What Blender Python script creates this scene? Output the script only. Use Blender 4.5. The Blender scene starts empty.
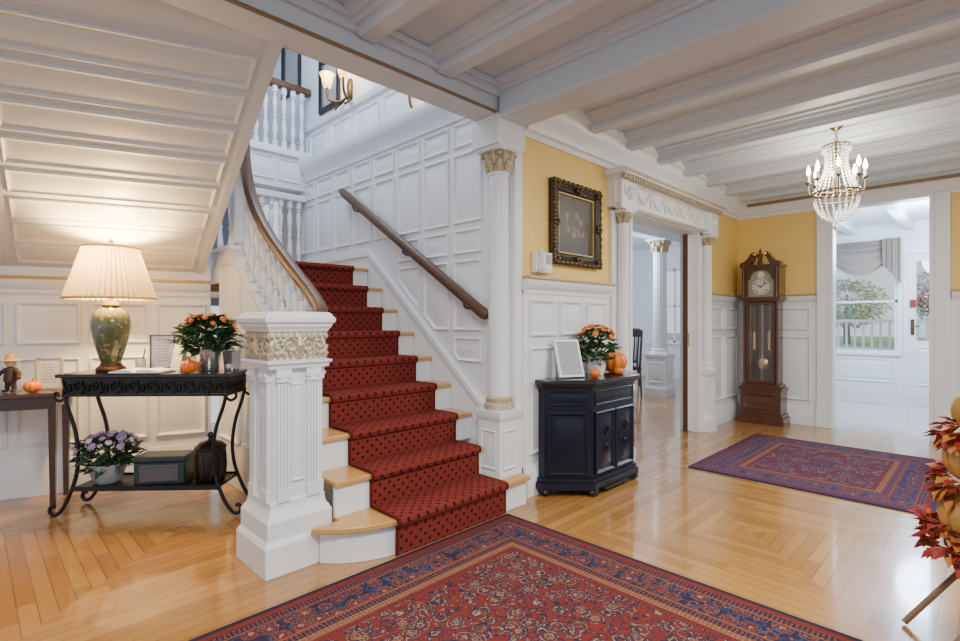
import bpy, bmesh, math, random
from mathutils import Vector, Matrix
random.seed(7)
D = bpy.data; SC = bpy.context.scene; C = SC.collection
PI = math.pi; sin = math.sin; cos = math.cos; R = math.radians

# ------------------------------------------------------------------ materials
class G:
    def __init__(s, nt): s.nt = nt
    def put(s, v, sock):
        if isinstance(v, (int, float)): sock.default_value = v
        elif isinstance(v, tuple):
            sock.default_value = v if len(v) == len(sock.default_value) else (v + (1,))
        else: s.nt.links.new(v, sock)
    def m(s, op, a, b=None, c=None):
        n = s.nt.nodes.new('ShaderNodeMath'); n.operation = op
        for i, v in enumerate((a, b, c)):
            if v is not None: s.put(v, n.inputs[i])
        return n.outputs[0]
    def mix(s, f, a, b):
        n = s.nt.nodes.new('ShaderNodeMix'); n.data_type = 'RGBA'
        s.put(f, n.inputs[0]); s.put(a, n.inputs[6]); s.put(b, n.inputs[7])
        return n.outputs[2]
    def comb(s, x, y, z=0.0):
        n = s.nt.nodes.new('ShaderNodeCombineXYZ')
        for i, v in enumerate((x, y, z)): s.put(v, n.inputs[i])
        return n.outputs[0]
    def sep(s, v):
        n = s.nt.nodes.new('ShaderNodeSeparateXYZ'); s.nt.links.new(v, n.inputs[0])
        return n.outputs[0], n.outputs[1], n.outputs[2]
    def noise(s, v, scale, detail=2.0, dist=0.0):
        n = s.nt.nodes.new('ShaderNodeTexNoise')
        if v is not None: s.nt.links.new(v, n.inputs['Vector'])
        n.inputs['Scale'].default_value = scale; n.inputs['Detail'].default_value = detail
        n.inputs['Distortion'].default_value = dist
        return n.outputs[0]
    def vor(s, v, scale, rnd=1.0):
        n = s.nt.nodes.new('ShaderNodeTexVoronoi')
        if v is not None: s.nt.links.new(v, n.inputs['Vector'])
        n.inputs['Scale'].default_value = scale; n.inputs['Randomness'].default_value = rnd
        return n.outputs['Distance'], n.outputs['Color']
    def wn(s, v):
        n = s.nt.nodes.new('ShaderNodeTexWhiteNoise'); s.nt.links.new(v, n.inputs['Vector']); return n.outputs['Value']
    def coord(s, k):
        n = s.nt.nodes.new('ShaderNodeTexCoord'); return n.outputs[k]
    def pos(s):
        n = s.nt.nodes.new('ShaderNodeNewGeometry'); return n.outputs['Position']
    def bump(s, h, b, st=.3, dist=.01):
        n = s.nt.nodes.new('ShaderNodeBump'); s.nt.links.new(h, n.inputs['Height'])
        n.inputs['Strength'].default_value = st; n.inputs['Distance'].default_value = dist
        s.nt.links.new(n.outputs[0], b.inputs['Normal'])

def newmat(name):
    m = D.materials.new(name); m.use_nodes = True; nt = m.node_tree; nt.nodes.clear()
    out = nt.nodes.new('ShaderNodeOutputMaterial'); b = nt.nodes.new('ShaderNodeBsdfPrincipled')
    nt.links.new(b.outputs[0], out.inputs[0])
    return m, G(nt), b, out

def M(name, c, rough=.5, metal=0.0, var=.07, scale=5, bump=0, bscale=60, emit=None, estr=0, spec=None, coat=0):
    m, g, b, out = newmat(name)
    co = g.coord('Object')
    n = g.noise(co, scale, 3)
    lo = tuple(max(0, x*(1-var)) for x in c); hi = tuple(min(1, x*(1+var)) for x in c)
    b.inputs['Roughness'].default_value = rough; b.inputs['Metallic'].default_value = metal
    if spec is not None: b.inputs['Specular IOR Level'].default_value = spec
    if coat: b.inputs['Coat Weight'].default_value = coat
    g.put(g.mix(n, lo, hi), b.inputs['Base Color'])
    if bump: g.bump(g.noise(co, bscale, 4), b, bump, .01)
    if emit:
        b.inputs['Emission Color'].default_value = emit + (1,); b.inputs['Emission Strength'].default_value = estr
    return m

def wood(name, c1, c2, rough=.35, scale=3, axis='X', coat=0.2):
    m, g, b, out = newmat(name)
    x, y, z = g.sep(g.coord('Object'))
    v = {'X': g.comb(g.m('MULTIPLY', x, .12), y, z), 'Y': g.comb(x, g.m('MULTIPLY', y, .12), z), 'Z': g.comb(x, y, g.m('MULTIPLY', z, .12))}[axis]
    n = g.noise(v, scale*12, 4, .6)
    g.put(g.mix(n, c1, c2), b.inputs['Base Color'])
    b.inputs['Roughness'].default_value = rough; b.inputs['Coat Weight'].default_value = coat
    return m

def glass(name, tint=(1, 1, 1), refl=.12):
    m = D.materials.new(name); m.use_nodes = True; nt = m.node_tree; nt.nodes.clear()
    out = nt.nodes.new('ShaderNodeOutputMaterial'); t = nt.nodes.new('ShaderNodeBsdfTransparent'); gl = nt.nodes.new('ShaderNodeBsdfGlossy')
    gl.inputs['Roughness'].default_value = .03; t.inputs[0].default_value = tint + (1,)
    mx = nt.nodes.new('ShaderNodeMixShader'); mx.inputs[0].default_value = refl
    nt.links.new(t.outputs[0], mx.inputs[1]); nt.links.new(gl.outputs[0], mx.inputs[2]); nt.links.new(mx.outputs[0], out.inputs[0])
    return m

def translucent(name, c, k=.5, emit=0, pleat_shading=0):
    m, g, b, out = newmat(name)
    nt = g.nt
    b.inputs['Base Color'].default_value = c + (1,); b.inputs['Roughness'].default_value = .8
    if emit: b.inputs['Emission Color'].default_value = c + (1,); b.inputs['Emission Strength'].default_value = emit
    t = nt.nodes.new('ShaderNodeBsdfTranslucent'); t.inputs[0].default_value = c + (1,)
    if pleat_shading:
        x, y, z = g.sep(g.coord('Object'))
        s_ = g.m('SINE', g.m('MULTIPLY', g.m('ARCTAN2', y, x), float(pleat_shading)))
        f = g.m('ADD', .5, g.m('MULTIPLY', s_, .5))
        col = g.mix(f, tuple(k_*.42 for k_ in c), c)  # darker stripes paint the shade between the folds into the fabric colour
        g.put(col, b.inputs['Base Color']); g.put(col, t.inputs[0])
    mx = nt.nodes.new('ShaderNodeMixShader'); mx.inputs[0].default_value = k
    nt.links.new(b.outputs[0], mx.inputs[1]); nt.links.new(t.outputs[0], mx.inputs[2]); nt.links.new(mx.outputs[0], out.inputs[0])
    return m

def floor_mat(name, c1, c2, c3, rough=.18, gr=.50):
    m, g, b, out = newmat(name)
    x, y, z = g.sep(g.pos())
    L = 2.5; W = .068
    def cell(a, off):
        q = g.m('DIVIDE', g.m('ADD', a, off), L); f = g.m('FLOOR', q)
        return g.m('SUBTRACT', g.m('FRACT', q), .5), f
    u, cu = cell(x, 10.35); v, cv = cell(y, 10.2)
    cond = g.m('GREATER_THAN', g.m('ABSOLUTE', u), g.m('ABSOLUTE', v))
    inv = g.m('SUBTRACT', 1.0, cond)
    ac = g.m('ADD', g.m('MULTIPLY', cond, u), g.m('MULTIPLY', inv, v))
    al = g.m('ADD', g.m('MULTIPLY', cond, v), g.m('MULTIPLY', inv, u))
    a = g.m('MULTIPLY', ac, L/W); idx = g.m('FLOOR', a); fr = g.m('FRACT', a)
    sh = g.wn(g.comb(idx, cu, cv))
    seg = g.m('FLOOR', g.m('ADD', g.m('MULTIPLY', al, L/1.1), g.m('MULTIPLY', sh, 7.0)))
    rn = g.wn(g.comb(g.m('ADD', idx, g.m('MULTIPLY', cond, 31.0)), seg, g.m('ADD', cu, g.m('MULTIPLY', cv, 13.0))))
    grain = g.noise(g.comb(g.m('MULTIPLY', ac, 60.0), g.m('MULTIPLY', al, 4.0), rn), 3, 3)
    col = g.mix(rn, c1, c2)
    col = g.mix(g.m('MULTIPLY', grain, .40), col, c3)
    worn = g.noise(g.pos(), .9, 3)
    col = g.mix(g.m('MULTIPLY', worn, .25), col, tuple(k*1.15 for k in c2))
    groove = g.m('LESS_THAN', fr, .08)
    col = g.mix(g.m('MULTIPLY', groove, gr), col, tuple(k*.35 for k in c3))
    g.put(col, b.inputs['Base Color'])
    g.put(g.m('ADD', rough, g.m('MULTIPLY', grain, .10)), b.inputs['Roughness'])
    b.inputs['Coat Weight'].default_value = .6; b.inputs['Coat Roughness'].default_value = .07
    return m

def rug_mat(name, hx, hy, sc=1.0, bw=.30, red=(.165, .015, .011), navy=(.008, .011, .040)):
    m, g, b, out = newmat(name)
    x, y, z = g.sep(g.coord('Object'))
    ax = g.m('ABSOLUTE', x); ay = g.m('ABSOLUTE', y)
    e = g.m('MINIMUM', g.m('SUBTRACT', hx, ax), g.m('SUBTRACT', hy, ay))
    p = g.comb(ax, ay)
    cream = (.30, .215, .125); rust = (.22, .064, .026); blue = (.030, .055, .14); dk = (.10, .012, .012)
    lt = lambda a, k: g.m('LESS_THAN', a, k)
    wob = g.noise(p, 70*sc, 1)
    wob2 = g.noise(p, 26*sc, 1)
    def cells(scale, rnd, off=0.0, amt=.34):
        d, c = g.vor(g.comb(g.m('ADD', ax, off), g.m('ADD', ay, off*1.7)), scale, rnd)
        return g.m('ADD', d, g.m('MULTIPLY', g.m('SUBTRACT', wob, .5), amt))
    def flowers(col, scale, cs, rnd=.75, off=0.0):
        d = cells(scale, rnd, off)
        for r, k in cs: col = g.mix(lt(d, r), col, k)
        return col
    def ring(col, scale, rnd, off, r, w_, k):
        d = g.m('ADD', cells(scale, rnd, off, .10), g.m('MULTIPLY', g.m('SUBTRACT', wob2, .5), .18))
        return g.mix(lt(g.m('ABSOLUTE', g.m('SUBTRACT', d, r)), w_), col, k)
    f = ring(red, 9*sc, .7, 0.0, .46, .065, navy); f = ring(f, 9*sc, .7, 0.0, .46, .022, cream)
    f = ring(f, 14*sc, .9, .61, .42, .05, navy)
    f = flowers(f, 29*sc, [(.34, navy), (.22, rust), (.10, cream)], .9)
    f = flowers(f, 19*sc, [(.30, navy), (.20, cream), (.13, red)], .9, .37)
    f = flowers(f, 9*sc, [(.30, navy), (.25, cream), (.21, rust), (.15, navy), (.09, cream), (.05, blue)], .75)
    bs = min(sc, 1.25)
    bd = ring(navy, 9.5*bs, .4, 0.0, .47, .025, rust); bd = ring(bd, 15*bs, .6, .3, .45, .04, blue)
    bd = flowers(bd, 27*bs, [(.27, red), (.13, cream)])
    bd = flowers(bd, 9.5*bs, [(.36, rust), (.30, navy), (.24, red), (.14, cream), (.07, blue)], .4)
    dots, _ = g.vor(p, 38*sc, .2)
    gd = g.mix(lt(dots, .3), rust, cream); gd = g.mix(lt(dots, .16), gd, navy)
    gn = g.mix(lt(dots, .32), navy, rust)
    rd = g.mix(lt(dots, .3), red, navy)
    col = g.mix(lt(e, bw+.13), f, rd)
    col = g.mix(lt(e, bw+.095), col, gd)
    col = g.mix(lt(e, bw+.055), col, gn)
    col = g.mix(lt(e, bw+.014), col, rust)
    col = g.mix(lt(e, bw), col, bd)
    col = g.mix(lt(e, .115), col, rust)
    col = g.mix(lt(e, .105), col, gn)
    col = g.mix(lt(e, .062), col, red)
    col = g.mix(lt(e, .03), col, navy)
    col = g.mix(.10, col, g.mix(g.noise(p, 160, 2), (.03, .01, .01), (.4, .26, .2)))
    g.put(col, b.inputs['Base Color'])
    b.inputs['Roughness'].default_value = .95; b.inputs['Specular IOR Level'].default_value = .1
    g.bump(g.noise(p, 300, 2), b, .3, .004)
    return m

def runner_mat():
    m, g, b, out = newmat('red_dotted_carpet')
    u, v, w = g.sep(g.coord('UV'))
    S = .068
    def lat(o):
        a = g.m('SUBTRACT', g.m('FRACT', g.m('ADD', g.m('DIVIDE', u, S), o)), .5)
        c = g.m('SUBTRACT', g.m('FRACT', g.m('ADD', g.m('DIVIDE', v, S), o)), .5)
        return g.m('SQRT', g.m('ADD', g.m('MULTIPLY', a, a), g.m('MULTIPLY', c, c)))
    d = g.m('MINIMUM', lat(0.0), lat(.5))
    d = g.m('ADD', d, g.m('MULTIPLY', g.m('SUBTRACT', g.noise(g.comb(u, v), 160, 1), .5), .10))
    col = g.mix(g.noise(g.comb(u, v), 90, 3), (.145, .020, .014), (.23, .038, .026))
    col = g.mix(g.m('LESS_THAN', d, .155), col, (.020, .010, .018))
    ed = g.m('GREATER_THAN', g.m('ABSOLUTE', g.m('SUBTRACT', u, .45)), .432)
    col = g.mix(ed, col, (.10, .014, .010))
    g.put(col, b.inputs['Base Color']); b.inputs['Roughness'].default_value = .95; b.inputs['Specular IOR Level'].default_value = .1
    return m

def paint_mat():
    m, g, b, out = newmat('old_still_life_paint')
    co = g.coord('Object'); x, y, z = g.sep(co)
    n = g.noise(co, 7, 5, .8)
    col = g.mix(n, (.008, .006, .005), (.065, .042, .020))
    d, c = g.vor(co, 13, 1)
    r = g.m('SQRT', g.m('ADD', g.m('MULTIPLY', x, x), g.m('MULTIPLY', z, z)))
    near = g.m('LESS_THAN', g.m('ADD', r, g.m('MULTIPLY', n, .2)), .25)
    blob = g.m('MULTIPLY', near, g.m('LESS_THAN', d, .36))
    col = g.mix(g.m('MULTIPLY', blob, .6), col, g.mix(c, (.20, .07, .035), (.22, .20, .14)))
    g.put(col, b.inputs['Base Color']); b.inputs['Roughness'].default_value = .4
    return m

def vase_mat():
    m, g, b, out = newmat('glazed_green_gold_porcelain')
    co = g.coord('Object'); d, c = g.vor(co, 30, .8); n = g.noise(co, 22, 3, .6)
    col = g.mix(n, (.030, .050, .024), (.12, .135, .06))
    col = g.mix(g.m('LESS_THAN', d, .26), col, (.30, .23, .11))
    col = g.mix(g.m('LESS_THAN', d, .14), col, (.22, .08, .04))
    g.put(col, b.inputs['Base Color']); b.inputs['Roughness'].default_value = .15; b.inputs['Coat Weight'].default_value = .6
    return m

WH = M('white_paint', (.80, .82, .835), .38, var=.02)
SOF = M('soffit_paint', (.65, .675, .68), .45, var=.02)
WH2 = M('cool_white_paint', (.76, .80, .87), .4, var=.02)
BLUEW = M('blue_grey_wall_paint', (.26, .31, .40), .6, var=.03)
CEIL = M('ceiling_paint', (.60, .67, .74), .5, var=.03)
YEL = M('golden_yellow_paint', (.87, .60, .17), .6, var=.04)
TRIMB = M('brown_trim_paint', (.24, .165, .08), .45)
CAPM = M('gilded_cap_paint', (.44, .32, .16), .4, .1, var=.2, scale=20)
GOLD = M('antique_gold_paint', (.48, .40, .26), .45, .15, var=.45, scale=40)
FLOOR = floor_mat('oak_parquet', (.33, .145, .031), (.54, .275, .075), (.22, .088, .019))
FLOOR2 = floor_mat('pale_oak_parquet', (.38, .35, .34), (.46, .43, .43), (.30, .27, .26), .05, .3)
OAK = wood('golden_oak', (.54, .27, .075), (.67, .37, .12), .3, 3, 'X')
RAILW = wood('dark_rail_wood', (.060, .028, .013), (.13, .062, .028), .42, 3, 'Y', .05)
EASEL = wood('brown_easel_wood', (.13, .065, .025), (.24, .125, .05), .45, 3, 'X', .05)
MAHO = wood('mahogany', (.055, .017, .008), (.12, .036, .015), .25, 3, 'Z', .4)
DKW = wood('dark_table_wood', (.025, .010, .006), (.06, .022, .012), .3, 3, 'X', .4)
CABM = M('blue_black_lacquer', (.003, .006, .018), .34, var=.6, scale=10, spec=.4)
CABT = M('black_polished_top', (.006, .007, .011), .2, coat=.3)
IRON = M('black_wrought_iron', (.010, .009, .010), .4, .3, var=.3, scale=30)
BRASS = M('brass', (.70, .48, .18), .25, 1.0)
ABRASS = M('antique_brass', (.20, .145, .08), .35, .9)
BRONZE = M('dark_bronze', (.10, .065, .035), .4, .8)
SILV = M('silver_metal', (.62, .62, .62), .25, .9, var=.2, scale=30)
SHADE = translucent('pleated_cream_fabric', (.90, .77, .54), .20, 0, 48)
SH2 = translucent('cream_glass_shade', (1.0, .78, .45), .5, 2.5)
BULB = M('lit_bulb', (1, .9, .7), .4, emit=(1, .78, .48), estr=30)
BULB2 = M('dim_lit_bulb', (1, .9, .7), .4, emit=(1, .75, .42), estr=6)
CAND = M('ivory_candle_sleeve', (.85, .80, .66), .5)
CRY = M('glowing_crystal_beads', (.78, .80, .82), .08, .0, spec=1.0, emit=(1, .96, .90), estr=.16)  # emission adds a faint glow for sparkle; the beads are no lamps
LEAF = M('green_leaf', (.035, .11, .025), .5, var=.5, scale=30)
LEAF2 = M('dark_green_leaf', (.030, .085, .028), .5, var=.5, scale=30)
ORF = M('orange_petal', (.78, .15, .015), .6, var=.3, scale=40)
PUF = M('lilac_petal', (.34, .21, .44), .6, var=.3, scale=40)
PKF = M('pale_pink_petal', (.68, .48, .60), .6, var=.2, scale=40)
REDL = M('red_autumn_leaf', (.30, .024, .016), .6, var=.5, scale=25)
WREL = M('muted_wreath_leaf', (.30, .15, .15), .7, var=.5, scale=25)
ORL = M('orange_autumn_leaf', (.50, .17, .03), .6, var=.4, scale=25)
PUMP = M('orange_pumpkin_skin', (.80, .19, .015), .4, var=.2, scale=10)
GPUMP = M('golden_pumpkin_skin', (.46, .25, .06), .32, .15, var=.4, scale=12)
STEM = M('dry_stem', (.16, .12, .05), .8)
PAPER = M('white_paper', (.86, .86, .84), .6, var=.03)
PAPER2 = M('printed_grey_white_card', (.62, .64, .68), .6, var=.12, scale=50)
INK = M('grey_ink', (.16, .15, .16), .7)
GREYP = M('grey_print', (.36, .37, .40), .6, var=.4, scale=60)
CLAY = M('white_ceramic', (.80, .80, .78), .25, var=.05)
SKIN = M('cloth_face', (.62, .42, .28), .7, var=.05)
DCLOTH = M('dark_brown_cloth', (.05, .03, .025), .8, var=.3, scale=30)
GPOT = M('grey_ceramic', (.36, .38, .42), .35, var=.25, scale=20)
PLAS = M('white_plastic', (.80, .79, .76), .35)
BEIGE = M('pale_gilt_frame', (.42, .36, .25), .4)
DKP = M('dark_grey_plastic', (.08, .08, .09), .4)
BOXM = M('dark_teal_tin', (.022, .038, .048), .35, .3, var=.4, scale=20)
FACE = M('clock_face_silver', (.66, .64, .56), .35, .2)
DIALM = M('dial_plate_silver', (.34, .30, .21), .4, .4, var=.4, scale=40)
BLK = M('black_paint', (.012, .012, .012), .4)
FRAMEG = M('dark_gilded_frame', (.040, .024, .012), .35, .45, var=.8, scale=45, bump=.6, bscale=60)
FRAMEO = M('worn_dark_gilt', (.10, .058, .024), .35, .55, var=.9, scale=30)
GILT = M('worn_gilt', (.36, .24, .09), .4, .5, var=.5, scale=40)
CURT = M('taupe_satin', (.26, .22, .195), .45, var=.2)
GLASS = glass('clear_glass')
GLASSB = glass('pane_glass', (.97, .99, 1.0), .06)
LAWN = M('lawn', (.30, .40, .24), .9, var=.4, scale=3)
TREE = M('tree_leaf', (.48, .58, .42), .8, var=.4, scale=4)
CHF = M('dark_chair_seat', (.02, .02, .03), .6)
STRAW = M('straw', (.65, .48, .20), .8, var=.3, scale=40)
PRUG = runner_mat(); PAINT = paint_mat(); VASE = vase_mat()

# ------------------------------------------------------------------ geometry helpers
def inset(poly, d):
    n = len(poly); out = []
    for i in range(n):
        p0 = Vector(poly[i-1]); p1 = Vector(poly[i]); p2 = Vector(poly[(i+1) % n])
        a = (p1-p0).normalized(); b = (p2-p1).normalized()
        n1 = Vector((-a.y, a.x)); n2 = Vector((-b.y, b.x))
        k = d/max(.15, 1+n1.dot(n2)); out.append(tuple(p1+(n1+n2)*k))
    return out
def area(p): return .5*sum(p[i-1][0]*p[i][1]-p[i][0]*p[i-1][1] for i in range(len(p)))
def tidy(poly, e=.03):
    out = []
    for p in poly:
        if not out or math.hypot(p[0]-out[-1][0], p[1]-out[-1][1]) > e: out.append(p)
    if len(out) > 2 and math.hypot(out[0][0]-out[-1][0], out[0][1]-out[-1][1]) <= e: out.pop()
    return out
def okinset(poly, d):
    q = inset(poly, d); n = len(poly)
    for i in range(n):
        a = Vector(poly[(i+1) % n])-Vector(poly[i]); b = Vector(q[(i+1) % n])-Vector(q[i])
        if a.dot(b) <= .012*a.length: return False
    return True
def clip(poly, f):           # keep f(p)>=0
    out = []
    for i in range(len(poly)):
        a = poly[i-1]; b = poly[i]; fa = f(a); fb = f(b)
        if (fa >= 0) != (fb >= 0):
            t = fa/(fa-fb); out.append((a[0]+(b[0]-a[0])*t, a[1]+(b[1]-a[1])*t))
        if fb >= 0: out.append(b)
    return out
def smooth(pts, n=6, closed=False):
    P = [Vector(p) for p in pts]; out = []
    N = len(P)
    rng = range(N) if closed else range(N-1)
    for i in rng:
        if closed: p0, p1, p2, p3 = P[i-1], P[i], P[(i+1) % N], P[(i+2) % N]
        else: p0, p1, p2, p3 = P[max(i-1, 0)], P[i], P[i+1], P[min(i+2, N-1)]
        for j in range(n):
            t = j/n
            out.append(.5*((2*p1)+(p2-p0)*t+(2*p0-5*p1+4*p2-p3)*t*t+(3*p1-p0-3*p2+p3)*t**3))
    if not closed: out.append(P[-1])
    return out

class MB:
    def __init__(s): s.v = []; s.f = []; s.T = None
    def add(s, vs, fs):
        n = len(s.v)
        for v in vs:
            v = Vector(v)
            if s.T: v = s.T @ v
            s.v.append(tuple(v))
        s.f += [tuple(i+n for i in f) for f in fs]; return s
    def box(s, x0, y0, z0, x1, y1, z1):
        return s.add([(x0, y0, z0), (x1, y0, z0), (x1, y1, z0), (x0, y1, z0), (x0, y0, z1), (x1, y0, z1), (x1, y1, z1), (x0, y1, z1)],
                     [(0, 3, 2, 1), (4, 5, 6, 7), (0, 1, 5, 4), (1, 2, 6, 5), (2, 3, 7, 6), (3, 0, 4, 7)])
    def lathe(s, prof, c=(0, 0, 0), n=24, rib=0, amp=0, sx=1, sy=1, a0=0, cap=True):
        vs = []; fs = []
        for r, z in prof:
            for i in range(n):
                a = a0+2*PI*i/n; q = r*(1-amp*(.5-.5*cos(rib*a))) if rib else r
                vs.append((c[0]+q*cos(a)*sx, c[1]+q*sin(a)*sy, c[2]+z))
        for j in range(len(prof)-1):
            for i in range(n):
                k = (i+1) % n; fs.append((j*n+i, j*n+k, (j+1)*n+k, (j+1)*n+i))
        if cap:
            fs.append(tuple(range(n))[::-1]); fs.append(tuple(range((len(prof)-1)*n, len(prof)*n)))
        return s.add(vs, fs)
    def sq(s, prof, c=(0, 0, 0)):
        return s.lathe([(h*math.sqrt(2), z) for h, z in prof], c, 4, a0=PI/4)
    def ball(s, c, r, n=10, m=6, sz=1):
        return s.lathe([(r*sin(PI*j/m)+1e-4, -r*sz*cos(PI*j/m)) for j in range(m+1)], c, n)
    def tube(s, pts, r, n=8, closed=False, flat=1):
        P = [Vector(p) for p in pts]; N = len(P); vs = []; fs = []; u = None
        for i in range(N):
            if closed: t = P[(i+1) % N]-P[i-1]
            else: t = P[min(i+1, N-1)]-P[max(i-1, 0)]
            t.normalize()
            if u is None:
                u = t.cross(Vector((0, 0, 1)))
                if u.length < .05: u = t.cross(Vector((1, 0, 0)))
            u = (u-t*u.dot(t)).normalized(); w = t.cross(u)
            rr = r[i] if isinstance(r, (list, tuple)) else r
            for j in range(n):
                a = 2*PI*j/n; vs.append(P[i]+u*rr*cos(a)+w*rr*flat*sin(a))
        for i in range(N if closed else N-1):
            k = (i+1) % N
            for j in range(n):
                l = (j+1) % n; fs.append((i*n+j, i*n+l, k*n+l, k*n+j))
        if not closed: fs.append(tuple(range(n))); fs.append(tuple(range((N-1)*n, N*n))[::-1])
        return s.add(vs, fs)
    def sweep(s, prof, path, side=1, closed=False):
        N = len(path); K = len(prof); vs = []; fs = []
        for i in range(N):
            p = Vector(path[i])
            a = (p-Vector(path[i-1])).normalized() if (i > 0 or closed) else None
            b = (Vector(path[(i+1) % N])-p).normalized() if (i < N-1 or closed) else None
            a = a or b; b = b or a
            n1 = Vector((-a.y, a.x))*side; n2 = Vector((-b.y, b.x))*side
            nn = (n1+n2)/max(.2, 1+n1.dot(n2))
            for o, z in prof: vs.append((p.x+nn.x*o, p.y+nn.y*o, z))
        for i in range(N if closed else N-1):
            k = (i+1) % N
            for j in range(K):
                l = (j+1) % K; fs.append((i*K+j, i*K+l, k*K+l, k*K+j))
        if not closed: fs.append(tuple(range(K))); fs.append(tuple(range((N-1)*K, N*K))[::-1])
        return s.add(vs, fs)
    def prism(s, poly, mp, t0, t1):
        n = len(poly)
        vs = [mp(u, v, t0) for u, v in poly]+[mp(u, v, t1) for u, v in poly]
        fs = [tuple(range(n))[::-1], tuple(range(n, 2*n))]+[(i, (i+1) % n, n+(i+1) % n, n+i) for i in range(n)]
        return s.add(vs, fs)
    def rings(s, poly, prof, mp, cap=True):
        n = len(poly); vs = []; fs = []
        for d, h in prof:
            for u, v in inset(poly, d): vs.append(mp(u, v, h))
        for j in range(len(prof)-1):
            for i in range(n):
                k = (i+1) % n; fs.append((j*n+i, j*n+k, (j+1)*n+k, (j+1)*n+i))
        if cap: fs.append(tuple(range((len(prof)-1)*n, len(prof)*n)))
        return s.add(vs, fs)
    def panel(s, poly, mp, k=1.0, hk=1.0):
        poly = tidy(poly)
        if len(poly) < 3: return s
        for kk in (k, k*.7, k*.5, k*.35):
            if okinset(poly, .085*kk):
                k = kk; break
        else: return s
        h = k*hk
        return s.rings(poly, [(0, .001), (0, .014*h), (.012*k, .022*h), (.026*k, .010*h), (.032*k, .003), (.05*k, .003), (.085*k, .014*h)], mp)
    def leaf(s, p, d, l, w):
        d = Vector(d).normalized(); p = Vector(p); sd = d.cross(Vector((random.uniform(-.4, .4), random.uniform(-.4, .4), 1)))
        if sd.length < .1: sd = Vector((1, 0, 0))
        sd.normalize(); up = sd.cross(d)
        return s.add([p, p+d*l*.5+sd*w*.5+up*w*.15, p+d*l-up*w*.2, p+d*l*.5-sd*w*.5+up*w*.15, p+d*l*.5-up*w*.05], [(0, 1, 4), (1, 2, 4), (2, 3, 4), (3, 0, 4)])

def build(name, mb, mat, parent=None, off=None, loc=None, rz=0, sm=35, solid=0, bevel=0):
    me = D.meshes.new(name)
    vs = mb.v
    if off is not None: vs = [(v[0]-off[0], v[1]-off[1], v[2]-off[2]) for v in vs]
    me.from_pydata(vs, [], mb.f)
    bm = bmesh.new(); bm.from_mesh(me); bmesh.ops.recalc_face_normals(bm, faces=bm.faces); bm.to_mesh(me); bm.free()
    me.materials.append(mat)
    if sm:
        me.polygons.foreach_set('use_smooth', [True]*len(me.polygons)); me.set_sharp_from_angle(angle=R(sm))
    me.update()
    o = D.objects.new(name, me); C.objects.link(o)
    if parent: o.parent = parent
    if loc: o.location = loc
    o.rotation_euler.z = rz
    if solid:
        md = o.modifiers.new('solid', 'SOLIDIFY'); md.thickness = solid; md.offset = 0
    if bevel:
        md = o.modifiers.new('bevel', 'BEVEL'); md.width = bevel; md.segments = 2; md.limit_method = 'ANGLE'
    return o
def repeat(o, loc):
    c = o.copy(); C.objects.link(c); c.parent = o.parent; c.location = loc; return c
def tag(o, label, cat, group=None):
    o['label'] = label; o['category'] = cat
    if group: o['group'] = group
    return o
def thing(name, label, cat, loc=(0, 0, 0), rz=0, group=None):
    o = D.objects.new(name, None); C.objects.link(o); o.location = loc; o.rotation_euler.z = rz; o.empty_display_size = .1
    return tag(o, label, cat, group)
def struct(name, mb, mat, sm=35, bevel=0, parent=None):
    o = build(name, mb, mat, parent, sm=sm, bevel=bevel)
    if not parent: o['kind'] = 'structure'
    return o
TN = [0]
def trim(mb, mat, sm=35, bevel=0):
    TN[0] += 1; return struct('trim_%d' % TN[0], mb, mat, sm, bevel)
def P(px, s):                 # bearing + distance measure -> floor position
    t = (px-480)/512.; return s*(1+t)/2, s*(1-t)/2

# ------------------------------------------------------------------ camera, world
cd = D.cameras.new('camera'); cam = D.objects.new('camera', cd); C.objects.link(cam)
cam.location = (0, 0, 1.3); cam.rotation_euler = (R(90), 0, R(-45)); cd.lens = 19.2; cd.sensor_width = 36; cd.clip_start = .05
SC.camera = cam
w = D.worlds.new('world'); SC.world = w; w.use_nodes = True
bg = w.node_tree.nodes['Background']; bg.inputs[0].default_value = (.82, .90, 1.0, 1); bg.inputs[1].default_value = 1.15

def lamp(name, loc, watt, col=(1, .85, .65), r=.15):
    l = D.lights.new(name, 'POINT'); l.energy = watt; l.color = col; l.shadow_soft_size = r
    o = D.objects.new(name, l); C.objects.link(o); o.location = loc
    return o
def area_fill(name, loc, watt, col, size):  # downward area light used as added fill, no fixture modelled
    l = D.lights.new(name, 'AREA'); l.energy = watt; l.color = col; l.size = size
    o = D.objects.new(name, l); C.objects.link(o); o.location = loc
    return o

# ------------------------------------------------------------------ setting: shell
YA = 2.45; XC = 7.4; CZ = 2.95
struct('floor', MB().box(-4, -4.5, -.05, 7.45, 7, 0).box(7.45, 2.53, -.05, 11.2, 7, 0), FLOOR, 0)
struct('floor_sunroom', MB().box(7.45, -4.5, -.05, 11.6, 2.53, 0), FLOOR2, 0)
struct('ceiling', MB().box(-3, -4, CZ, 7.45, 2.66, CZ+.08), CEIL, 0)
struct('ceiling_sunroom', MB().box(7.5, -4, 3.0, 11.6, 2.53, 3.05), WH2, 0)
struct('ceiling_dining', MB().box(2.9, 2.66, CZ, 7.45, 6.6, CZ+.08).box(7.45, 2.53, CZ, 11.2, 6.6, CZ+.08), WH2, 0)
DX0, DX1, DZ = 4.42, 6.0, 2.33
struct('wall_back', MB().box(2.86, YA, 0, DX0, YA+.15, CZ).box(DX1, YA, 0, XC+.1, YA+.15, CZ).box(DX0, YA, DZ, DX1, YA+.15, CZ), YEL, 0)
OY0, OY1, OZ = .46, 1.37, 2.66
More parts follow.
